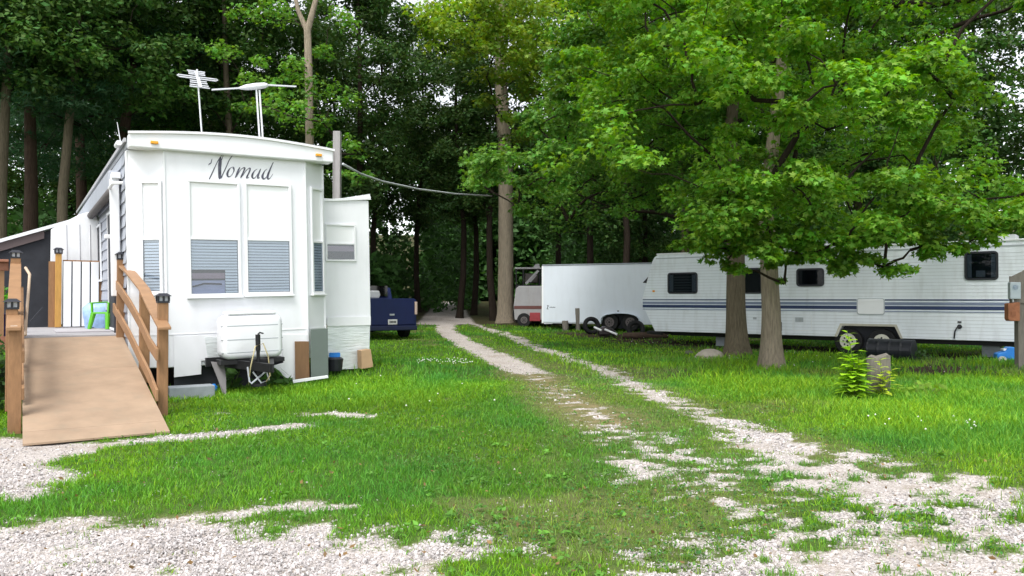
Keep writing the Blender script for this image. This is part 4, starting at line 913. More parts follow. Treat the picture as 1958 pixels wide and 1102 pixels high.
# black drum lying down
a = ground_pt(1668, 690); a = at(1662, 668, 18.9); b = at(1748, 668, 18.2); r0 = .26
a.z = b.z = r0 + .0
d = (b - a).normalized(); mb = MB(); L_ = (b - a).length; pts = []; rs = []
for k in range(25): pts.append(a + d * (L_ * k / 24) - a); rs.append(r0 * (1.0 if k % 6 else 1.035))
mb.tube(pts, rs, 28); o = mb.build('plastic_drum', black_pl, bevel=.01); o.location = a; tag(o, 'black plastic drum lying on its side under the travel trailer', 'drum')
# meter post
g = ground_pt(1946, 708)
mp_ = empty('meter_post', Matrix.Translation(g), 'weathered post carrying a grey meter box and a rusty orange box', 'electric post')
def mn(px, py, v=0.): return hit(Matrix.Translation(g), px, py, (0, v, 0), (0, 1, 0))
h = mn(1950, 517).z
a = mn(1944, 600).x; mb = MB(); mb.box(a + .0, a + .14, -.05, .09, -.1, h - .12); mb.build('post', wood_grey, mp_, bevel=.008)
x0 = mn(1926, 525).x; z0 = mn(1930, 580).z; mb = MB(); mb.prism([(x0, z0), (x0 + .36, z0), (x0 + .36, h), (x0 + .31, h), (x0 + .05, h - .13), (x0, h - .13)], 'y', -.075, -.055); mb.build('backboard', wood_grey, mp_, bevel=.004)
p = mn(1928, 572, -.1); q = mn(1948, 540, -.1); mb = MB(); mb.prism(rrect(p.x, q.x, p.z, q.z, .015), 'y', -.17, -.077); mt = mb.build('meter_box', mat('pale_grey_box', (.40, .45, .49), .5, .2), mp_, bevel=.01)
mb = MB(); mb.cyl((p.x + .1, -.17, q.z - .1), (p.x + .1, -.21, q.z - .1), .05, n=16); mb.build('meter_dial', clear, mt)
p = mn(1923, 614, -.1); q = mn(1945, 578, -.1); mb = MB(); mb.prism([(p.x, p.z + .04), (p.x + .03, p.z), (q.x, p.z), (q.x, q.z), (p.x, q.z - .03)], 'y', -.19, -.052); ob = mb.build('outlet_box', rust, mp_, bevel=.012)
mb = MB(); mb.box(p.x + .05, p.x + .15, -.2, -.19, p.z + .1, p.z + .2); mb.build('outlet_cover', mat('brown_cover', (.25, .09, .04), .6), ob)
mb = MB(); mb.tube([(p.x + .14, -.12, q.z), (p.x + .14, -.12, q.z + .06)], .02, 8); mb.build('conduit', grey_m, mp_)
# toy car
g = ground_pt(1930, 694); ty = empty('toy_car', frame_M(g + Vector((0, 0, 0)), R(-15)), 'bright blue toy car partly hidden behind the meter post', 'toy car')
mb = MB(); mb.prism([(-.30, .08), (.34, .08), (.36, .24), (.12, .26), (.08, .38), (-.06, .38), (-.12, .28), (-.30, .22)], 'y', -.14, .14); mb.build('body', blue_pl, ty, bevel=.03)
for xx in (-.2, .22):
    for yy, s in ((-.15, -1), (.15, 1)): mb = MB(); mb.cyl((xx, yy, .08), (xx, yy + s * .04, .08), .085, n=16); mb.build('wheel', black_rub if xx > 0 else mat('toy_rim', (.5, .5, .42), .6), ty)
mb = MB(); mb.box(-.15, -.06, -.1, .1, .29, .34); mb.build('windscreen', shade_w, ty)
# junk in front of the cargo trailer
def tyre(px, py, r, yaw, tilt, label):
    g = ground_pt(px, py); M = Matrix.Translation(g + Vector((0, 0, r * .92))) @ Matrix.Rotation(yaw, 4, 'Z') @ Matrix.Rotation(tilt, 4, 'X')
    mb = MB(); n, m_ = 28, 10; vs = []; fs = []
    for i in range(n):
        t = 2 * math.pi * i / n
        for k in range(m_):
            s = 2 * math.pi * k / m_; rr = r * .76 + r * .24 * math.cos(s); vs.append((rr * math.cos(t), .11 * math.sin(s) * (1.2 if abs(math.sin(s)) < .8 else 1), rr * math.sin(t)))
    for i in range(n):
        for k in range(m_): fs.append((i * m_ + k, ((i + 1) % n) * m_ + k, ((i + 1) % n) * m_ + (k + 1) % m_, i * m_ + (k + 1) % m_))
    mb.add(vs, fs); o = mb.build('loose_tyre', black_rub, smooth=True); o.matrix_world = M; return tag(o, label, 'tyre', 'loose tyres in the junk pile')
tyre(1131, 639, .36, R(15), R(-12), 'old tyre propped at the left end of the junk pile')
tyre(1216, 646, .34, R(-10), R(-20), 'old tyre at the right end of the junk pile, beside the striped trailer')
g = ground_pt(1158, 645); mb = MB(); mb.prism([(-.3, .05), (.35, .05), (.4, .2), (.2, .36), (-.1, .42), (-.3, .25)], 'y', -.25, .3); o = mb.build('engine_block', mat('greasy_metal', (.06, .05, .055), .4, .6, .5, 9, 1.0), bevel=.08); o.location = g; tag(o, 'dark greasy lump of machine parts between the loose tyres', 'scrap metal')
for i, (x0, y0, x1, y1, lb) in enumerate(((1136, 626, 1150, 632, 'short white pipe piece lying on the scrap, the left one'), (1156, 630, 1180, 640, 'longer white pipe piece lying on the scrap, the right one'))):
    Yd = ground_pt(1158, 645).y - .45; a = at(x0, y0, Yd); b = at(x1, y1, Yd - .15); mb = MB(); mb.cyl((0, 0, 0), b - a, .04, n=10); o = mb.build('white_pipe', white_plain); o.location = a; tag(o, lb, 'pipe')
g = ground_pt(1235, 648); mb = MB(); mb.tube([(-.8, .2, .1), (0, .05, .12), (.8, 0, .10)], [.11, .12, .10], 12); o = mb.build('log', mat('brown_log', (.07, .045, .032), .9, 0, .3, 6, .6), smooth=False); o.location = g; tag(o, 'dark brown log lying under the left end of the striped trailer', 'log')
a = ground_pt(1060, 628); M = frame_M(a, R(-6)); ut = empty('trailer_tongue', M, 'rusty low trailer frame with white board in front of the cargo trailer', 'trailer frame')
mb = MB(); mb.beam((-.6, 0, .28), (.9, 0, .32), .08, .1); mb.beam((-.6, .9, .28), (.9, .5, .32), .08, .1); mb.beam((-.5, 0, .25), (-.5, .9, .25), .08, .08); mb.box(-.3, .5, .1, .7, .30, .38); mb.build('frame', mat('rusty_frame', (.05, .03, .024), .8, 0, .4, 9), ut)
wheel('wheel', (.55, .0, .27), .27, .14, (0, -1, 0), ut, .5, mat('dull_rim', (.14, .12, .12)))
mb = MB(); mb.box(-.45, -.08, -.12, -.06, .20, .28); mb.build('reflector_board', white_plain, ut)
#TREES
# ------------------------------------------------------------------ foliage
def unit(a): return a / (np.linalg.norm(a, axis=1, keepdims=True) + 1e-9)
def maple_shape():
    ang = [90, 62, 38, 8, -22, -90, 202, 172, 142, 118]; rad = [1.0, .45, .82, .40, .62, .22, .62, .40, .82, .45]
    v = [(0, -.05)] + [(r * math.cos(R(a)) * .62, r * math.sin(R(a)) * .62 + .05) for a, r in zip(ang, rad)]
    return np.array(v), np.array([(0, 1 + k, 1 + (k + 1) % 10) for k in range(10)])[:, ::-1]
MAPLE = maple_shape()
OVAL = (np.array([(0, -.5), (.3, -.05), (0, .55), (-.3, -.05)]), np.array([(0, 1, 3), (1, 2, 3)]))
LANCE = (np.array([(0, -.5), (.13, -.2), (.14, .1), (0, .6), (-.14, .1), (-.13, -.2)]), np.array([(0, 1, 5), (1, 2, 5), (2, 4, 5), (2, 3, 4)]))
NEEDLE = (np.array([(0, -.5), (.07, .1), (.35, .45), (.02, .2), (-.3, .5), (-.06, .1)]), np.array([(0, 1, 5), (1, 2, 3), (5, 3, 4), (1, 3, 5)]))
def leaves(rg, C, Nn, S, tint, shape, fold=.25, jit=.55):
    n = len(C); Nn = unit(Nn + rg.normal(0, jit, (n, 3)))
    T = unit(np.cross(Nn, rg.normal(0, 1, (n, 3)))); T[:, 2] -= .35; T = unit(T - Nn * (T * Nn).sum(1, keepdims=True)); B = np.cross(Nn, T)
    P, Fc = shape; k = len(P)
    V = C[:, None, :] + S[:, None, None] * (B[:, None, :] * P[None, :, 0:1] + T[:, None, :] * P[None, :, 1:2] - Nn[:, None, :] * (np.abs(P[None, :, 0:1]) * fold + np.maximum(P[None, :, 1:2], 0) ** 2 * fold))
    FF = Fc[None] + (np.arange(n) * k)[:, None, None]
    return V.reshape(-1, 3), FF.reshape(-1, 3), np.repeat(tint, k, 0)
def clump_leaves(rg, clumps, per, size, green, shape, spread=.32, up=.9, outw=.6, fold=.25, jit=.5):
    """clumps: (x,y,z, rxy, rz). Leaves sit on flattened sprays, thicker on the upper side."""
    Cs, Ns, Ss, Ts = [], [], [], []
    for cl in clumps:
        x, y, z, rx, rz = cl[:5]; m = int(per * (rx ** 1.4) * (cl[5] if len(cl) > 5 else 1)); 
        if m < 3: continue
        d = unit(rg.normal(0, 1, (m, 3))); r = rg.random(m) ** .42
        nb = max(3, int(rx * 7)); sub = rg.normal(0, .40, (nb, 3)); pick = rg.integers(0, nb, m)
        q = d * r[:, None] * .55 + sub[pick]
        p = np.stack([x + q[:, 0] * rx, y + q[:, 1] * rx, z + q[:, 2] * rz - .10 * rx * (q[:, 0] ** 2 + q[:, 1] ** 2)], 1)
        Cs.append(p); Ns.append(d * outw * np.array([1, 1, .6]) + np.array([0, 0, up])); Ss.append(size * rg.uniform(.45, 1.35, m))
        c = np.array(green) * rg.uniform(1 - spread, 1 + spread); c = c[None] * rg.uniform(.72, 1.28, (m, 1)); c = c * (1 + (sub[pick, 0:1]) * .18)
        c[:, 0] *= rg.uniform(.75, 1.35, m); Ts.append(c)
    return leaves(rg, np.concatenate(Cs), np.concatenate(Ns), np.concatenate(Ss), np.concatenate(Ts), shape, fold, jit)
def tubes_np(paths, n=6):
    Vs, Fs = [], []; b = 0
    for pts, rs in paths:
        pts = np.array(pts, float); m = len(pts); d = np.gradient(pts, axis=0); d = unit(d)
        ref = np.array([.3, .9, .1]); a = unit(np.cross(d, ref[None])); c = np.cross(d, a); t = 2 * np.pi * np.arange(n) / n
        ring = pts[:, None] + np.array(rs)[:, None, None] * (a[:, None] * np.cos(t)[None, :, None] + c[:, None] * np.sin(t)[None, :, None])
        Vs.append(ring.reshape(-1, 3)); i = np.arange(m - 1)[:, None] * n; k = np.arange(n)[None]; k2 = (k + 1) % n
        Fs.append(np.stack([i + k, i + k2, i + n + k2, i + n + k], -1).reshape(-1, 4) + b); b += m * n
    return np.concatenate(Vs), np.concatenate(Fs)
def branch_net(rg, trunk_pts, trunk_r, clumps, rmin=.012):
    """join every clump centre to the nearest node nearer the trunk; radii follow what each carries"""
    nodes = [np.array(p, float) for p in trunk_pts]; nt_ = len(nodes); par = [-1] + list(range(nt_ - 1)); load = [0.] * nt_
    cen = [np.array(c[:3]) + np.array([0, 0, -c[4] * .35]) for c in clumps]
    tr = np.array(nodes); dist = [np.min(np.linalg.norm(tr - c, axis=1)) for c in cen]; order = np.argsort(dist); links = []
    startk = next((i for i, p in enumerate(trunk_pts) if p[2] > 3.0), max(1, nt_ // 3))
    for i in order:
        c = cen[i]; A = np.array(nodes[startk:]); dd = np.linalg.norm(A - c, axis=1) + np.maximum(A[:, 2] - c[2], 0) * 1.2
        j = int(np.argmin(dd)) + startk; nodes.append(c); par.append(j); load.append(1.)
    for k in range(len(nodes) - 1, nt_ - 1, -1):
        if par[k] >= 0: load[par[k]] += load[k]
    paths = []
    for k in range(nt_, len(nodes)):
        a, b = nodes[par[k]], nodes[k]; ra = min(max(rmin * .8, .0115 * load[k] ** .5), .07 if b[2] > a[2] - .2 and a[2] > 3.0 else .024); L_ = np.linalg.norm(b - a)
        m1 = a * .66 + b * .34 + rg.normal(0, .05, 3) * L_ + np.array([0, 0, .06 * L_]); m2 = a * .33 + b * .67 + rg.normal(0, .05, 3) * L_ + np.array([0, 0, .06 * L_])
        paths.append(([a, m1, m2, b], [ra * 1.25, ra, ra * .85, ra * .65]))
    return paths
def trunk_mesh(pts, rs, flare=1.5, seed=0, n=18):
    P = []; Q = []
    pts = [np.array(p, float) for p in pts]
    for i in range(len(pts) - 1):
        m = 7
        for k in range(m): t = k / m; P.append(pts[i] * (1 - t) + pts[i + 1] * t); Q.append(rs[i] * (1 - t) + rs[i + 1] * t)
    P.append(pts[-1]); Q.append(rs[-1]); P = np.array(P); Q = np.array(Q); z = P[:, 2] - P[0, 2]
    Q = Q * (1 + (flare - 1) * np.exp(-z / .35)); t = 2 * np.pi * np.arange(n) / n
    wob = 1 + .05 * np.sin(3 * t[None] + seed + z[:, None] * .4) + .07 * np.exp(-z / .5)[:, None] * np.sin(5 * t[None] + seed * 2) + .03 * np.sin(7 * t[None] + z[:, None] * 1.1)
    V = P[:, None] + np.stack([np.cos(t)[None] * wob * Q[:, None], np.sin(t)[None] * wob * Q[:, None], np.zeros((len(P), n))], -1)
    i = np.arange(len(P) - 1)[:, None] * n; k = np.arange(n)[None]; k2 = (k + 1) % n
    return V.reshape(-1, 3), np.stack([i + k, i + k2, i + n + k2, i + n + k], -1).reshape(-1, 4)
LEAF_MAPLE = leaf_mat('maple_leaf', (1, 1, 1), .38, .5)
LEAF_FAR = leaf_mat('woodland_leaf', (1, 1, 1), .30, .6)
LEAF_GRASS = leaf_mat('grass_blade', (1, 1, 1), .30, .55)
def make_tree(name, base, trunk, radii, clumps, per, size, green, shape, barkm, label, cat='tree', group=None, seed=0, lm=None, flare=1.5, **kw):
    """all points relative to base"""
    rg = np.random.default_rng(seed); root = empty(name, Vector(base), label, cat, group)
    V, Fc = trunk_mesh(trunk, radii, flare, seed); paths = branch_net(rg, trunk, radii, clumps)
    V2, F2 = tubes_np(paths)
    t_ = np_mesh('trunk', np.vstack([V, V2]), np.vstack([Fc, F2 + len(V)]), barkm, root, k=4, smooth=True)
    t_.data.materials.append(bark_dark); t_.data.polygons.foreach_set('material_index', np.r_[np.zeros(len(Fc), np.int32), np.ones(len(F2), np.int32)])
    Vl, Fl, Tl = clump_leaves(rg, clumps, per, size, green, shape, **kw)
    np_mesh('crown', Vl, Fl, lm or LEAF_FAR, root, tint=Tl)
    return root
def inside(px, py, poly):
    c = False; n = len(poly)
    for i in range(n):
        x0, y0 = poly[i]; x1, y1 = poly[(i + 1) % n]
        if (y0 > py) != (y1 > py) and px < (x1 - x0) * (py - y0) / (y1 - y0) + x0: c = not c
    return c

# near maples ---------------------------------------------------------------
gA = ground_pt(1475, 704); gB = ground_pt(1409, 681); gE = at(1196, 640, 35.5); gE.z = tz(gE.x, gE.y); gC = at(967, 616, 38.0); gC.z = tz(gC.x, gC.y)
def to_local(px, py, Y, b): p = at(px, py, Y); return np.array([p.x - b.x, p.y - b.y, p.z - b.z])
CAN = [(1335, 455), (1352, 380), (1300, 330), (1130, 300), (1120, 200), (1090, 120), (1120, 40), (1090, -300), (2500, -300), (2500, 330), (1990, 385), (1900, 425), (1830, 440), (1760, 470), (1690, 478), (1600, 470), (1500, 455), (1420, 468), (1350, 470)]
rg = random.Random(11); clA, clB = [], []; tries = 0
while len(clA) + len(clB) < 300 and tries < 9000:
    tries += 1; px = rg.uniform(1090, 2350); py = rg.uniform(-290, 470); Y = rg.uniform(12.2, 22)
    if not inside(px, py, CAN): continue
    if px > 1830 and 0 < py < 280 and rg.random() < .90: continue
    if 1180 < px < 1900 and 235 < py < 325 and Y < 17 and rg.random() < .7: continue
    rr = rg.uniform(.55, 1.0)
    if py > 400 and Y > 17.5: continue
    p = at(px, py, Y); tgt, g_ = (clA, gA) if math.hypot(p.x - gA.x, p.y - gA.y) < math.hypot(p.x - gB.x, p.y - gB.y) else (clB, gB)
    q = (p.x - g_.x, p.y - g_.y, p.z - g_.z, rr, rr * rg.uniform(.38, .52))
    if any((q[0] - c[0]) ** 2 + (q[1] - c[1]) ** 2 + 3 * (q[2] - c[2]) ** 2 < .62 ** 2 for c in tgt): continue
    tgt.append(q)
# hand-placed sprays of the lower edge and the bright fronts
for px, py, Y, rr in ((1375, 455, 13.6, .5), (1420, 440, 13.5, .55), (1470, 430, 13.4, .55), (1440, 485, 13.8, .42), (1480, 470, 13.4, .45), (1520, 450, 13.4, .5), (1560, 475, 13.6, .5), (1620, 450, 13.3, .6), (1400, 340, 13.4, .6), (1460, 390, 13.0, .6), (1560, 400, 13.0, .6), (1510, 500, 14.0, .3), (1680, 440, 13, .6), (1660, 495, 13.6, .4), (1560, 350, 12.8, .6), (1365, 432, 14.2, .55), (1350, 462, 14.4, .45), (1400, 478, 14.6, .5), (1450, 455, 14.0, .6), (1420, 512, 14.6, .3), (1385, 505, 14.8, .25), (1500, 492, 14.3, .45), (1500, 540, 14.5, .16), (1540, 478, 14.2, .5), (1590, 500, 14.0, .5), (1640, 480, 13.8, .6), (1690, 505, 13.6, .4),
                      (1600, 512, 14, .3), (1740, 470, 13.4, .5), (1800, 462, 13.2, .5), (1830, 480, 13.2, .3), (1870, 440, 13.0, .5), (1930, 410, 12.8, .6), (1450, 350, 13.2, .6), (1380, 395, 13.6, .5), (1520, 345, 13.0, .7), (1700, 340, 12.6, .7), (1760, 370, 12.5, .7), (1640, 410, 13, .7), (1850, 380, 12.4, .7),
                      (1420, 160, 12.8, .7), (1330, 190, 13.2, .6), (1500, 210, 12.6, .6), (1600, 150, 12.4, .7), (1300, 60, 13, .6), (1270, 170, 13.6, .6), (1720, 230, 12.4, .7), (1540, 90, 12.5, .5), (1800, 120, 12.6, .6), (1630, 200, 12.4, .6)):
    p = at(px, py, Y); clA.append((p.x - gA.x, p.y - gA.y, p.z - gA.z, rr, rr * .45, 1.25))
tA = [(0, 0, -.1), (.0, .0, 1.2), (-.05, .02, 2.4), (-.10, .1, 3.4), (.1, .1, 5.0), (.3, .0, 7.0), (.4, 0, 9.0), (.5, 0, 11)]
make_tree('maple_tree', gA, tA, [.205, .19, .178, .165, .135, .11, .07, .03], clA, 620, .135, (.130, .295, .028), MAPLE, bark_pale, 'nearer maple with pale smooth trunk, the right one of the two before the striped trailer', seed=1, lm=LEAF_MAPLE, flare=1.75)
tB = [(0, 0, -.1), (-.03, .0, 1.3), (-.02, .05, 2.8), (.1, .1, 4.2), (-.1, .1, 6.0), (.1, .0, 8.0), (.2, 0, 10), (.2, 0, 12)]
make_tree('maple_tree', gB, tB, [.265, .24, .225, .20, .16, .12, .08, .03], clB, 600, .145, (.095, .24, .028), MAPLE, bark_grey, 'farther maple with darker trunk, left of the pale smooth one', seed=2, lm=LEAF_MAPLE, flare=1.75)
# maple E: low boughs over the cargo trailer and left of it
ECAN = [(905, 345), (920, 300), (975, 285), (1040, 230), (1060, 120), (1110, 40), (1090, -260), (1420, -260), (1420, 430), (1330, 430), (1270, 400), (1150, 395), (1080, 420), (1000, 400), (930, 365)]
clE = []; tries = 0
while len(clE) < 150 and tries < 6000:
    tries += 1; px = rg.uniform(905, 1420); py = rg.uniform(-250, 430); Y = rg.uniform(19.5, 29)
    if not inside(px, py, ECAN): continue
    if py > 330 and Y < 23: Y += 4
    rr = rg.uniform(.7, 1.2); q = (*to_local(px, py, Y, gE), rr, rr * rg.uniform(.4, .55))
    if any((q[0] - c[0]) ** 2 + (q[1] - c[1]) ** 2 + 3 * (q[2] - c[2]) ** 2 < .8 ** 2 for c in clE): continue
    clE.append(q)
for px, py, Y, rr in ((930, 325, 21, .5), (960, 300, 21, .6), (990, 350, 21.5, .6), (1070, 290, 20, .8), (1030, 240, 20, .5), (1110, 150, 19, .7), (1080, 210, 19.5, .6), (1180, 210, 19, .8), (1150, 110, 19, .8), (1230, 130, 19, .7), (1000, 400, 22, .5), (1050, 170, 20, .6), (1075, 70, 20, .6), (1010, 225, 21, .5), (1200, 40, 19.5, .7), (1060, 340, 20.5, .6)):
    clE.append((*to_local(px, py, Y, gE), rr, rr * .5, 1.3))
tE = [(0, 0, -.1), (0, 0, 2), (.1, 0, 4), (0, 0, 6), (.1, 0, 8), (-.2, 0, 10), (0, 0, 13)]
make_tree('maple_tree', gE, tE, [.19, .16, .15, .13, .10, .07, .03], clE, 430, .16, (.105, .25, .034), MAPLE, bark_dark, 'large maple whose low boughs hang above the white cargo trailer', seed=3, lm=LEAF_MAPLE)
# pale-trunked tree C beside the track
clC = []
for px, py, Y, rr in ((860, 60, 31, 1.4), (840, 20, 31, 1.2), (905, 30, 31, 1.4), (950, 90, 32, 1.4), (1000, 120, 33, 1.3), (930, 140, 33, 1.0), (880, -40, 32, 1.6), (960, -30, 33, 1.8), (1030, 60, 33, 1.3), (990, 20, 33, 1.5), (1040, -20, 35, 1.8), (920, 60, 35, 1.4), (980, 150, 35, .9), (1010, 90, 37, 1.2),
                      (900, -120, 35, 2.0), (1000, -130, 36, 2.2), (1080, -90, 37, 2.0), (950, -220, 38, 2.2), (1060, -220, 40, 2.2), (870, -180, 37, 2.0), (820, 45, 31.5, .9), (905, 95, 31, .9), (1075, 120, 36, 1.0), (1010, 140, 34, .8), (975, 110, 31, 1.0), (935, 10, 30, 1.2), (1000, 170, 33, 1.0), (1040, 130, 33, 1.3), (1060, 200, 34, 1.1), (940, 190, 34, .8), (1085, 40, 34, 1.4), (985, 60, 31, 1.2), (950, 40, 31, 1.2), (1020, 10, 31, 1.3), (1010, 260, 35, .9), (965, 225, 35, .7)):
    clC.append((*to_local(px, py, Y, gC), rr, rr * .5))
tC = [(0, 0, -.1), tuple(to_local(968, 480, 38, gC)), tuple(to_local(966, 300, 38, gC)), tuple(to_local(958, 170, 38, gC)), tuple(to_local(955, 60, 38, gC)), tuple(to_local(965, -60, 38, gC)), tuple(to_local(960, -200, 38, gC))]
make_tree('tall_tree', gC, tC, [.42, .37, .35, .31, .22, .14, .05], clC, 330, .22, (.19, .32, .035), MAPLE, bark_pale, 'tall tree with a straight pale trunk beside the track, yellow-green leaves on top', seed=4, lm=LEAF_MAPLE, flare=1.35)
# understorey tree with forked pale stem behind the park trailer
gD = at(590, 600, 24.0); gD.z = tz(gD.x, gD.y); clD = []
for px, py, Y, rr in ((560, 130, 23, .8), (600, 165, 22.5, .8), (640, 190, 23, .7), (530, 165, 23, .7), (480, 140, 23, .7), (500, 195, 22.5, .8), (560, 215, 22, .8), (615, 225, 22.5, .7), (660, 270, 23, .6), (690, 290, 24, .6), (470, 200, 24, .6), (440, 100, 24, .8), (520, 30, 25, .9), (620, 100, 25, .7), (640, 30, 26, .9), (560, -40, 25, 1.2), (480, 20, 25, .9), (650, 330, 23, .5), (700, 340, 24, .5)):
    clD.append((*to_local(px, py, Y, gD), rr, rr * .5))
tD = [(0, 0, -.1), tuple(to_local(592, 300, 24, gD)), tuple(to_local(590, 130, 24, gD)), tuple(to_local(588, 60, 24, gD)), tuple(to_local(604, 0, 24, gD)), tuple(to_local(612, -120, 24, gD))]
make_tree('forked_tree', gD, tD, [.17, .13, .12, .11, .08, .05], clD, 300, .16, (.10, .24, .03), MAPLE, bark_pale, 'slender tree with pale forked stem right behind the park trailer roof', seed=5, lm=LEAF_MAPLE)
V, Fc = tubes_np([([to_local(588, 62, 24, gD), to_local(570, 20, 24, gD), to_local(552, -60, 24, gD)], [.09, .07, .05])], 10)
np_mesh('limb', V, Fc, bark_pale, bpy.data.objects['forked_tree'], k=4, smooth=True)

# woodland trees: a few built, the rest copied -------------------------------
def generic(seed, H, z0, Rm, nc, pine=False, thin=1.):
    r = random.Random(seed); cl = []
    for i in range(nc):
        f = r.random() ** .9; z = z0 + (H - z0) * f; rad = Rm * (math.sin(math.pi * min(1, .18 + f * .82)) ** .6 if not pine else (1 - f) ** .7 + .12) * r.uniform(.25, 1.0); a = r.uniform(0, 2 * math.pi)
        rr = r.uniform(.8, 1.5) * (1.15 if pine else 1); cl.append((rad * math.cos(a), rad * math.sin(a), z, rr, rr * (.22 if pine else r.uniform(.4, .65)), thin))
    lean = r.uniform(-.5, .5); t = [(lean * (k / 7) ** 2, .3 * math.sin(k), -.2 + H * .97 * k / 7) for k in range(8)]
    return t, cl
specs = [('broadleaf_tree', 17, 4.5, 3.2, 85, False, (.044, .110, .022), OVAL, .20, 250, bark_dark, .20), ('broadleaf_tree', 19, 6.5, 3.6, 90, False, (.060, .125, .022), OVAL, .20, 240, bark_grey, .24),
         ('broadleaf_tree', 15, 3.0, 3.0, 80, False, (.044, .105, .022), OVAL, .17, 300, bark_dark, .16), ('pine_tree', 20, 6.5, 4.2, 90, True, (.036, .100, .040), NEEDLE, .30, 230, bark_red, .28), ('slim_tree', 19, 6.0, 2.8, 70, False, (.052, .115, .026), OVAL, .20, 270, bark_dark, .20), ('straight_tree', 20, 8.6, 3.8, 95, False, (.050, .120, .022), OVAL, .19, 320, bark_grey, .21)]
woods = [ # kind, px, Y, rotation, scale, label
 (3, 52, 27.0, 0.3, 1.0, 'thick reddish pine trunk with soft blue-green boughs at the far left'),
 (5, 128, 25.5, 1.3, .95, 'thin straight grey-brown tree between the left pines, above the porch'),
 (3, 240, 30.0, 2.1, 1.05, 'tall pine with reddish forked stem above the park trailer roof'),
 (5, 2, 25.0, .8, 1.0, 'dark tree at the very left edge behind the porch'),
 (5, 330, 34.0, 2.6, 1.0, 'dark broadleaf tree behind the stacked bar aerial'),
 (5, 440, 31.0, 3.9, 1.0, 'dark tree between the two roof aerials'),
 (2, 520, 38.0, 5.1, 1.0, None), (4, 690, 36.0, .4, 1.05, 'dark slim tree just right of the square grey pole'), (4, 722, 44.0, 1.9, 1.0, None),
 (4, 800, 50.0, 2.7, 1.0, 'thin dark tree left of the bright sky gap over the track'), (4, 878, 43.0, 4.4, 1.0, 'thick black trunk standing at the right edge of the far track'), (4, 905, 47.0, 5.5, 1.0, None),
 (4, 945, 40.5, 1.1, 1.02, 'dark trunk touching the pale tall trunk on its left'), (0, 1136, 38.0, 2.2, 1.0, 'dark trunk above the left part of the white cargo trailer'), (2, 1230, 41.0, 3.3, 1.05, 'slim black trunk above the right end of the white cargo trailer'),
 (1, 1300, 36.0, 4.8, 1.0, None), (0, 1420, 34.0, .2, 1.0, None), (2, 1520, 30.0, 1.2, 1.0, None), (1, 1640, 33.0, 2.9, 1.0, None), (0, 1760, 29.0, 4.0, 1.0, None), (4, 1880, 35.0, 5.0, 1.0, None), (4, 2080, 30.0, .6, 1.0, None), (0, 2250, 24.0, 2.0, 1.0, None),
 (3, 150, 36.0, 4.0, 1.1, None), (3, -20, 38.0, 5.2, 1.1, None), (1, 390, 42.0, 1.4, 1.0, None), (4, 610, 46.0, 3.0, 1.0, None), (4, 1060, 46.0, 4.3, 1.0, None), (3, -150, 24.0, 1.0, 1.0, None), (0, 250, 44.0, 2.4, 1.0, None)]
rw = random.Random(5)
for i in range(26):
    px = -350 + 2700 * (i + rw.random() * .7) / 26; 
    if 560 < px < 1160 or 1840 < px < 2060: continue
    woods.append((rw.choice((0, 1, 2, 0)), px, rw.uniform(46, 58), rw.uniform(0, 6.28), rw.uniform(.9, 1.1), None))
protos = {}; ZONES = {}
def copy_tree(root):
    c = root.copy(); COL.objects.link(c)
    for ch in root.children: d = ch.copy(); COL.objects.link(d); d.parent = c
    return c
for kd, px, Y, rot, scl, lab in woods:
    p = at(px, 600, Y); p.z = tz(p.x, p.y) - .05
    if kd not in protos:
        nm, H, z0, Rm, nc, pn_, gr, shp, sz, per, bk, tr_ = specs[kd]; t, cl = generic(kd * 7 + 3, H, z0, Rm, nc, pn_)
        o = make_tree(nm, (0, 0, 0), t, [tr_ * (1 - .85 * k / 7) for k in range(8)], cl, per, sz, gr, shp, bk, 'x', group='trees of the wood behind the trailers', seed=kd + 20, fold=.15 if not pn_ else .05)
        protos[kd] = o
    else: o = copy_tree(protos[kd])
    o.location = p; o.rotation_euler = (0, 0, rot); o.scale = (scl, scl, scl)
    if lab: o['label'] = lab
    else:
        zone = next(t for lim, t in ((-100, 'off the far left edge'), (60, 'behind the porch roof'), (260, 'behind the grey side of the park trailer'), (420, 'behind the bar aerial'), (560, 'behind the bat-wing aerial'), (700, 'behind the grey pole'), (860, 'left of the far track'), (1000, 'behind the pale tall trunk'), (1200, 'above the white cargo trailer'), (1380, 'above the left end of the striped trailer'), (1600, 'behind the two maples'), (1850, 'behind the middle of the striped trailer'), (2050, 'at the right edge above the meter post'), (9999, 'off the right edge')) if px < lim)
        ZONES.setdefault((zone, kd == 3), []).append((Y, o))
for (zone, pine), lst in ZONES.items():
    lst.sort(key=lambda t: t[0]); words_ = ['nearest', 'second nearest', 'third nearest', 'fourth nearest', 'fifth nearest', 'sixth nearest', 'seventh nearest']
    for k, (Y, o) in enumerate(lst): o['label'] = ('' if len(lst) == 1 else words_[k] + ' ') + ('blue-green pine ' if pine else 'dark leafy tree ') + zone
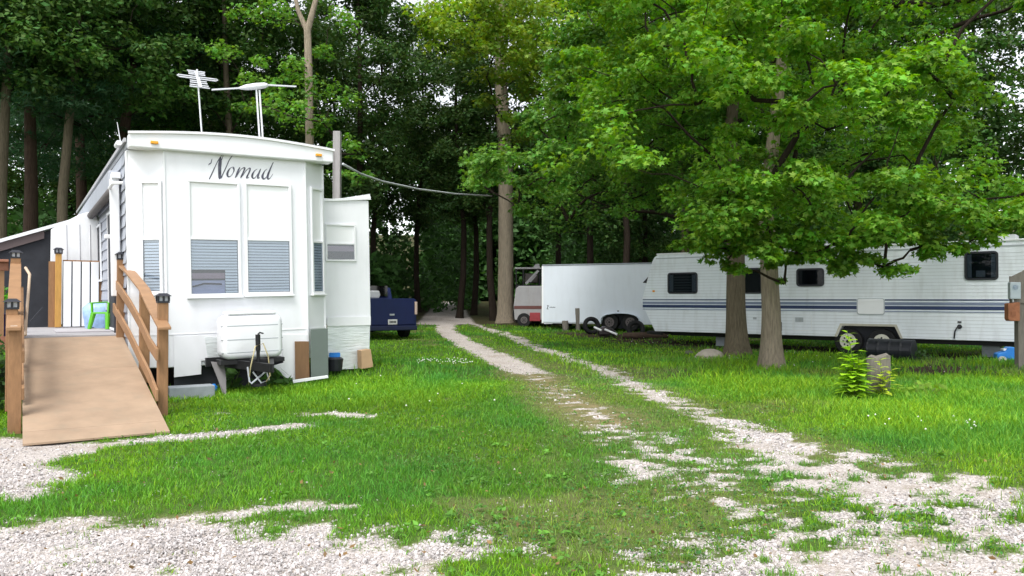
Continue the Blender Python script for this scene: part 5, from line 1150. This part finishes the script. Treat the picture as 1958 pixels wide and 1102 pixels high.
# undergrowth and far wood as one mass
rg2 = np.random.default_rng(9)
def mass(n, xr, yr, zr, thr=.42):
    X = rg2.uniform(*xr, n); Y = rg2.uniform(*yr, n); Z = rg2.random(n) ** 1.0 * (zr[1] - zr[0]) + zr[0]
    k = fbm(X + Z * .3, Z + Y * .5, 2.2, 61, 3) > thr + .16 * (Z / zr[1]) ** 2; X, Y, Z = X[k], Y[k], Z[k]
    return np.stack([X, Y, Z + terrain_np(X, Y)], 1)
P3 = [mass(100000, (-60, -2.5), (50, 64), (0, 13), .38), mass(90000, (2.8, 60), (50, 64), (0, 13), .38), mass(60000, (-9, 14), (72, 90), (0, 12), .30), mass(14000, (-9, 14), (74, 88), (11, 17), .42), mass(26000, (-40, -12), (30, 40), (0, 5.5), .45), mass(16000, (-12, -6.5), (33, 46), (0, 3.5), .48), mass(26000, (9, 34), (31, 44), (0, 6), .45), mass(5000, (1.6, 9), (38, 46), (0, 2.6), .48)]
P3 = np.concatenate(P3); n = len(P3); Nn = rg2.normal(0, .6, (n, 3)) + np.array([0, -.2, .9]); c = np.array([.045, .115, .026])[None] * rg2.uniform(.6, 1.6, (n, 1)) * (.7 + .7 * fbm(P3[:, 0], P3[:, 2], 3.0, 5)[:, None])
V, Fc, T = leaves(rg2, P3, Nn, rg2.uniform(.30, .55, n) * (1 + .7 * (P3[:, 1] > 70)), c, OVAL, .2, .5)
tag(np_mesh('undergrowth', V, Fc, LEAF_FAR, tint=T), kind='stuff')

# ------------------------------------------------------------------ broad-leaved weeds, saplings
def sapling(name, px, py, pytop, label, green, seed, stems=1, leafs=.15, per=24, M0=None):
    r = np.random.default_rng(seed); g = ground_pt(px, py); h = at(px, pytop, g.y).z - g.z; root = empty(name, g, label, 'sapling')
    paths = []; C = []; N_ = []; Dd = []
    for s_ in range(stems):
        dx = r.uniform(-.10, .10) * (stems > 1) * 2; hh = h * (1 if s_ == 0 else r.uniform(.45, .8)); pts = [np.array([dx * k / 4 + .03 * math.sin(k), r.uniform(-.02, .02), hh * k / 4]) for k in range(5)]
        paths.append((pts, [.010, .009, .007, .005, .003]))
        for k in range(per):
            f = .12 + .88 * k / per; p = pts[0] * (1 - f) + pts[4] * f; a = k * 2.4; C.append(p); Dd.append((math.cos(a), math.sin(a), .35 + .3 * f))
    V, Fc = tubes_np(paths, 6); np_mesh('stem', V, Fc, mat('green_stem', (.12, .18, .04), .6), root, k=4, smooth=True)
    C = np.array(C); Dd = unit(np.array(Dd)); n = len(C); S = leafs * r.uniform(.7, 1.2, n) * (1.15 - .5 * C[:, 2] / h); side = unit(np.cross(Dd, np.array([[0, 0, 1.]]))); nn = np.cross(side, Dd)
    P, Fq = LANCE; PP = P + np.array([0, .5]); V = C[:, None] + S[:, None, None] * (side[:, None] * PP[None, :, 0:1] * 1.6 + Dd[:, None] * PP[None, :, 1:2] - np.array([0, 0, 1.])[None, None] * PP[None, :, 1:2] ** 2 * .35)
    T = np.repeat(np.array(green)[None] * r.uniform(.75, 1.25, (n, 1)), len(P), 0)
    np_mesh('foliage', V.reshape(-1, 3), (Fq[None] + (np.arange(n) * len(P))[:, None, None]).reshape(-1, 3), LEAF_MAPLE, root, tint=T); return root
sapling('sapling', 1636, 768, 632, 'tall bright yellow-green sapling left of the grey log stump', (.34, .58, .03), 2, stems=5, leafs=.29, per=28)
sapling('sapling', 1684, 764, 684, 'short yellow-green sapling growing in front of the grey log stump', (.46, .58, .05), 6, stems=3, leafs=.22, per=14)
def leafy(name, px, py, w, h, n, size, green, label, cat, seed, shape=OVAL, Y=None, kind=None):
    r = np.random.default_rng(seed); g = ground_pt(px, py) if Y is None else at(px, py, Y)
    if Y is not None: g.z = tz(g.x, g.y)
    C = np.stack([r.normal(0, w / 2.5, n), r.normal(0, w / 3, n), np.abs(r.random(n)) ** .8 * h], 1); C[:, 2] *= np.clip(1.2 - (np.abs(C[:, 0]) / w) ** 2, .2, 1)
    T = np.array(green)[None] * r.uniform(.6, 1.4, (n, 1)); V, Fc, T = leaves(r, C, np.tile([[0, -.4, .8]], (n, 1)), size * r.uniform(.6, 1.3, n), T, shape, .2, .5)
    root = empty(name, g, label, cat); np_mesh('foliage', V, Fc, LEAF_MAPLE, root, tint=T)
    V, Fc = tubes_np([([(0, 0, 0), (a * .5, 0, h * .5), (a, 0, h * .8)], [.012, .008, .004]) for a in (-w * .3, 0, w * .3)], 5); np_mesh('stem', V, Fc, mat('green_stem', (.12, .18, .04), .6), root, k=4)
leafy('hosta', 446, 748, .36, .42, 26, .22, (.06, .14, .03), 'broad-leaved green plant under the propane cover, left of the tongue jack', 'plant', 3)
leafy('weed_clump', 524, 742, .34, .30, 40, .22, (.05, .13, .02), 'dark green strappy weed clump right of the tongue jack', 'plant', 4, LANCE)
leafy('shrub', -60, 790, .7, 1.0, 900, .10, (.04, .10, .02), 'dark leafy shrub in the shade under the deck at the left edge', 'shrub', 5)
leafy('shrub', 20, 560, 1.3, 2.2, 1500, .14, (.06, .15, .03), 'bright green shrub behind the porch at the left edge', 'shrub', 6, Y=24.0)
leafy('weed_clump', 1745, 690, .5, .25, 160, .10, (.05, .11, .03), 'low dark weeds growing behind the grey log stump beside the drum', 'plant', 7)
leafy('weed_clump', 1775, 757, .5, .18, 60, .12, (.16, .28, .03), 'low bright yellow-green weeds right of the stump', 'plant', 8)
leafy('potted_plant', 5, 560, .2, .28, 50, .13, (.10, .36, .03), 'bright green plant leaning over the deck railing at the left edge', 'plant', 12, Y=12.9); bpy.data.objects['potted_plant'].location.z = 1.45

# ------------------------------------------------------------------ grass, pebbles, clover
def shed(X, Y):
    """true under the ramp, deck and trailer bodies"""
    c, s = math.cos(R(33)), math.sin(R(33)); dx, dy = X - NA.x, Y - NA.y; u = dx * c + dy * s; v = -dx * s + dy * c
    k = ((u > -1.5) & (u < -.05) & (v > -4.2) & (v < .6)) | ((u > -4.6) & (u < .0) & (v > .5) & (v < 9)) | ((u > .02) & (u < 3.15) & (v > -.1) & (v < 11.6)) | ((u > 3.1) & (u < 4.2) & (v > .6) & (v < 4.8))
    return k
def grass(n, ymin, ymax, dens_pow, seed, hbase, wbase):
    r = np.random.default_rng(seed); u = r.random(n)
    e = 2 - dens_pow; Y = (ymin ** e + u * (ymax ** e - ymin ** e)) ** (1 / e); X = r.uniform(-1, 1, n) * (Y * .95 + 2.0)
    # tufts
    t = r.random(n) < .55; X = np.where(t, np.round(X / .13) * .13 + r.normal(0, .028, n), X); Y = np.where(t, np.round(Y / .13) * .13 + r.normal(0, .028, n), Y)
    jx = (_hash(np.round(X / .13), np.round(Y / .13), 3) - .5) * .10; X = np.where(t, X + jx, X)
    g = gravel_mask(X, Y); d = dry_mask(X, Y); s = soil_mask(X, Y)
    keep = (g < .48 + r.normal(0, .22, n)) & (~shed(X, Y)) & (r.random(n) > s * .9) & (r.random(n) > d * .55)
    X, Y, g, d = X[keep], Y[keep], g[keep], d[keep]; m = len(X); r = np.random.default_rng(seed + 1)
    big = fbm(X, Y, 1.3, 77, 3); verge = np.clip(line_sd(X, Y, gp(1100, 668, 1300, 745, 1500, 800, 1700, 850, 1958, 900), 0) , 0, 9)
    right = (X * 1.0 > np.interp(Y, [5, 7, 9, 12, 16, 24, 40], [3.4, 4.0, 3.3, 2.2, 1.2, .3, -.3]))
    tall = 1 + 1.1 * right * np.clip(verge / 1.0, 0, 1) * (Y < 20) + .5 * (big - .5) + .55 * ((X > -6.5) & (X < -1.0) & (Y > 10.3) & (Y < 16))
    low = np.clip(1 - d * .75, .28, 1) * np.clip(1.25 - g, .35, 1)
    H = hbase * tall * low * r.uniform(.45, 1.25, m) * (1 + .5 * (r.random(m) < .05)); W = wbase * np.maximum(1, Y / 6.5) * r.uniform(.6, 1.3, m)
    H = H * np.maximum(1, (Y / 22)) ** .5
    a = r.uniform(0, 2 * np.pi, m); bx, by = np.cos(a) * W, np.sin(a) * W; la = r.uniform(0, 2 * np.pi, m); le = r.uniform(.1, .9, m) * H; lx, ly = np.cos(la) * le, np.sin(la) * le
    z = terrain_np(X, Y) - .01; o = np.zeros(m)
    B = np.stack([X, Y, z], 1); V = np.stack([B + np.stack([-bx, -by, o], 1), B + np.stack([bx, by, o], 1), B + np.stack([lx * .35 + bx * .8, ly * .35 + by * .8, H * .6], 1), B + np.stack([lx * .35 - bx * .8, ly * .35 - by * .8, H * .6], 1), B + np.stack([lx, ly, H * .95], 1)], 1)
    Fc = np.array([(0, 1, 2), (0, 2, 3), (3, 2, 4)])[None] + (np.arange(m) * 5)[:, None, None]
    hue = fbm(X, Y, 2.6, 91, 2); lush = np.clip((big - .35) * 2.2, 0, 1)
    c = np.array([.150, .335, .020])[None] * (1 - lush[:, None]) + np.array([.070, .255, .038])[None] * lush[:, None]
    c = c * (.65 + .7 * hue[:, None]); yl = (r.random(m) < .12 + .2 * right); c[yl] *= np.array([1.7, 1.25, .9])
    dd = np.clip(d * 1.1 - .15 + r.normal(0, .12, m), 0, 1)[:, None]; c = c * (1 - dd) + np.array([.30, .27, .12])[None] * dd
    c = c * r.uniform(.7, 1.3, (m, 1)); T = np.repeat(c, 5, 0).reshape(m, 5, 3)
    return V.reshape(-1, 3), Fc.reshape(-1, 3), T.reshape(-1, 3)
parts = [grass(440000, 3.6, 14, 1.1, 31, .062, .0032), grass(195000, 12, 36, 1.3, 41, .075, .0036)]
Vs, Fs, Ts = [], [], []; b = 0
for V, Fc, T in parts: Vs.append(V); Fs.append(Fc + b); Ts.append(T); b += len(V)
tag(np_mesh('grass', np.concatenate(Vs), np.concatenate(Fs), LEAF_GRASS, tint=np.concatenate(Ts)), kind='stuff')
# creeping leaves (clover, plantain) in the lawn
r = np.random.default_rng(55); n = 60000; Y = 3.6 + 12 * r.random(n) ** 1.3; X = r.uniform(-1, 1, n) * (Y * .72 + .6); k = (gravel_mask(X, Y) < .5) & (fbm(X, Y, .7, 12, 3) > .5) & ~shed(X, Y); X, Y = X[k], Y[k]; n = len(X)
C = np.stack([X, Y, terrain_np(X, Y) + r.uniform(.01, .045, n)], 1); c = np.array([.06, .17, .035])[None] * r.uniform(.6, 1.5, (n, 1)); c[:, 0] *= r.uniform(.7, 1.6, n)
V, Fc, T = leaves(r, C, np.tile([[0, 0, 1.]], (n, 1)), r.uniform(.015, .038, n), c, OVAL, .2, .35)
tag(np_mesh('clover_leaves', V, Fc, LEAF_GRASS, tint=T), kind='stuff')
# white clover heads
pts = []
for (cx, cy, sx, sy, nn_) in ((850, 698, 55, 5, 70), (600, 300, 1, 1, 0), (1750, 825, 120, 14, 16), (1500, 690, 160, 22, 14), (1250, 655, 60, 8, 8), (800, 760, 150, 40, 8), (1000, 640, 40, 5, 4)):
    for _ in range(nn_): g = ground_pt(cx + rnd.uniform(-sx, sx), cy + rnd.uniform(-sy, sy)); pts.append((g.x, g.y, g.z + rnd.uniform(.06, .13)))
C = np.array(pts); s = .013; oc_ = np.array([(1, 0, 0), (0, 1, 0), (-1, 0, 0), (0, -1, 0), (0, 0, 1), (0, 0, -1)]) * s
V = (C[:, None] + oc_[None]).reshape(-1, 3); Fc = (np.array([(0, 1, 4), (1, 2, 4), (2, 3, 4), (3, 0, 4), (1, 0, 5), (2, 1, 5), (3, 2, 5), (0, 3, 5)])[None] + (np.arange(len(C)) * 6)[:, None, None]).reshape(-1, 3)
tag(np_mesh('clover_flowers', V, Fc, mat('petal_white', (.75, .75, .68), .8)), kind='stuff')
# limestone pebbles
def pebbles(n, ymin, ymax, smin, smax, seed):
    r = np.random.default_rng(seed); Y = ymin + (ymax - ymin) * r.random(n) ** 1.5; X = r.uniform(-1, 1, n) * (Y * .72 + .6)
    k = gravel_mask(X, Y) > .42 + r.normal(0, .24, n); k &= ~shed(X, Y); k &= r.random(len(X)) < np.clip((fbm(X, Y, .9, 207, 4) - .30) * 4.5, .15, 1); X, Y = X[k], Y[k]; n = len(X)
    base = np.array([(-1, -1, -1), (1, -1, -1), (1, 1, -1), (-1, 1, -1), (-.6, -.6, 1), (.6, -.7, .8), (.7, .5, 1), (-.5, .7, .7)]) * .5
    S = (smin + (smax - smin) * r.random(n) ** 3.5)[:, None, None] * r.uniform(.6, 1.25, (n, 1, 3)) * np.array([1, 1, .6]); P = base[None] * (1 + r.normal(0, .18, (n, 8, 3))) * S
    a = r.uniform(0, 6.28, n); ca, sa = np.cos(a)[:, None], np.sin(a)[:, None]; Q = np.stack([P[..., 0] * ca - P[..., 1] * sa, P[..., 0] * sa + P[..., 1] * ca, P[..., 2] + (P[..., 0] * r.normal(0, .3, (n, 1)))], -1)
    V = Q + np.stack([X, Y, terrain_np(X, Y) - .004], 1)[:, None]; F_ = np.array([(4, 5, 6, 7), (0, 1, 5, 4), (1, 2, 6, 5), (2, 3, 7, 6), (3, 0, 4, 7)])[None] + (np.arange(n) * 8)[:, None, None]
    v = r.uniform(.30, .64, n) ; c = np.stack([v, v * .93, v * .905], 1) * np.where(r.random((n, 1)) < .10, .5, 1)
    return V.reshape(-1, 3), F_.reshape(-1, 4), np.repeat(c, 8, 0)
STONE = bpy.data.materials.new('limestone_chip'); STONE.use_nodes = True
N = STONE.node_tree.nodes; L = STONE.node_tree.links; at2 = N.new('ShaderNodeAttribute'); at2.attribute_name = 'tint'; L.new(at2.outputs['Color'], N['Principled BSDF'].inputs['Base Color']); N['Principled BSDF'].inputs['Roughness'].default_value = .9; N['Principled BSDF'].inputs['Specular IOR Level'].default_value = .2
parts = [pebbles(190000, 3.5, 9.5, .005, .024, 61), pebbles(60000, 8, 28, .010, .040, 62)]
V = np.concatenate([parts[0][0], parts[1][0]]); Fc = np.concatenate([parts[0][1], parts[1][1] + len(parts[0][0])]); T = np.concatenate([parts[0][2], parts[1][2]])
tag(np_mesh('gravel', V, Fc, STONE, tint=T, k=4), kind='stuff')

# a few fallen leaves
r = np.random.default_rng(77); n = 700; Y = 3.8 + 12 * r.random(n) ** 1.5; X = r.uniform(-1, 1, n) * (Y * .7 + .6); k = ~shed(X, Y); X, Y = X[k], Y[k]; n = len(X)
C = np.stack([X, Y, terrain_np(X, Y) + .035], 1); c = np.array([.22, .14, .06])[None] * r.uniform(.5, 1.4, (n, 1)); V, Fc, T = leaves(r, C, np.tile([[0, 0, 1.]], (n, 1)), r.uniform(.02, .05, n), c, OVAL, .3, .5)
tag(np_mesh('fallen_leaves', V, Fc, LEAF_GRASS, tint=T), kind='stuff')

# broad-leaved lawn weeds in rosettes
r = np.random.default_rng(88); n = 520; Y = 4 + 14 * r.random(n) ** 1.4; X = r.uniform(-1, 1, n) * (Y * .7 + .5); k = (gravel_mask(X, Y) < .4) & ~shed(X, Y) & (fbm(X, Y, 1.1, 300, 3) > .46); X, Y = X[k], Y[k]; n = len(X)
m = 11; a = r.uniform(0, 6.28, (n, m)); rad = r.uniform(.01, .055, (n, m)); Xl = X[:, None] + np.cos(a) * rad; Yl = Y[:, None] + np.sin(a) * rad
C = np.stack([Xl, Yl, terrain_np(Xl, Yl) + .03 + .03 * r.random((n, m))], -1).reshape(-1, 3); Nn = np.stack([np.cos(a) * .5, np.sin(a) * .5, np.ones_like(a)], -1).reshape(-1, 3)
c = np.repeat(np.array([.11, .27, .035])[None] * r.uniform(.6, 1.3, (n, 1)), m, 0) * r.uniform(.8, 1.2, (n * m, 1)); V, Fc, T = leaves(r, C, Nn, r.uniform(.022, .055, n * m), c, OVAL, .2, .3)
tag(np_mesh('lawn_weeds', V, Fc, LEAF_GRASS, tint=T), kind='stuff')
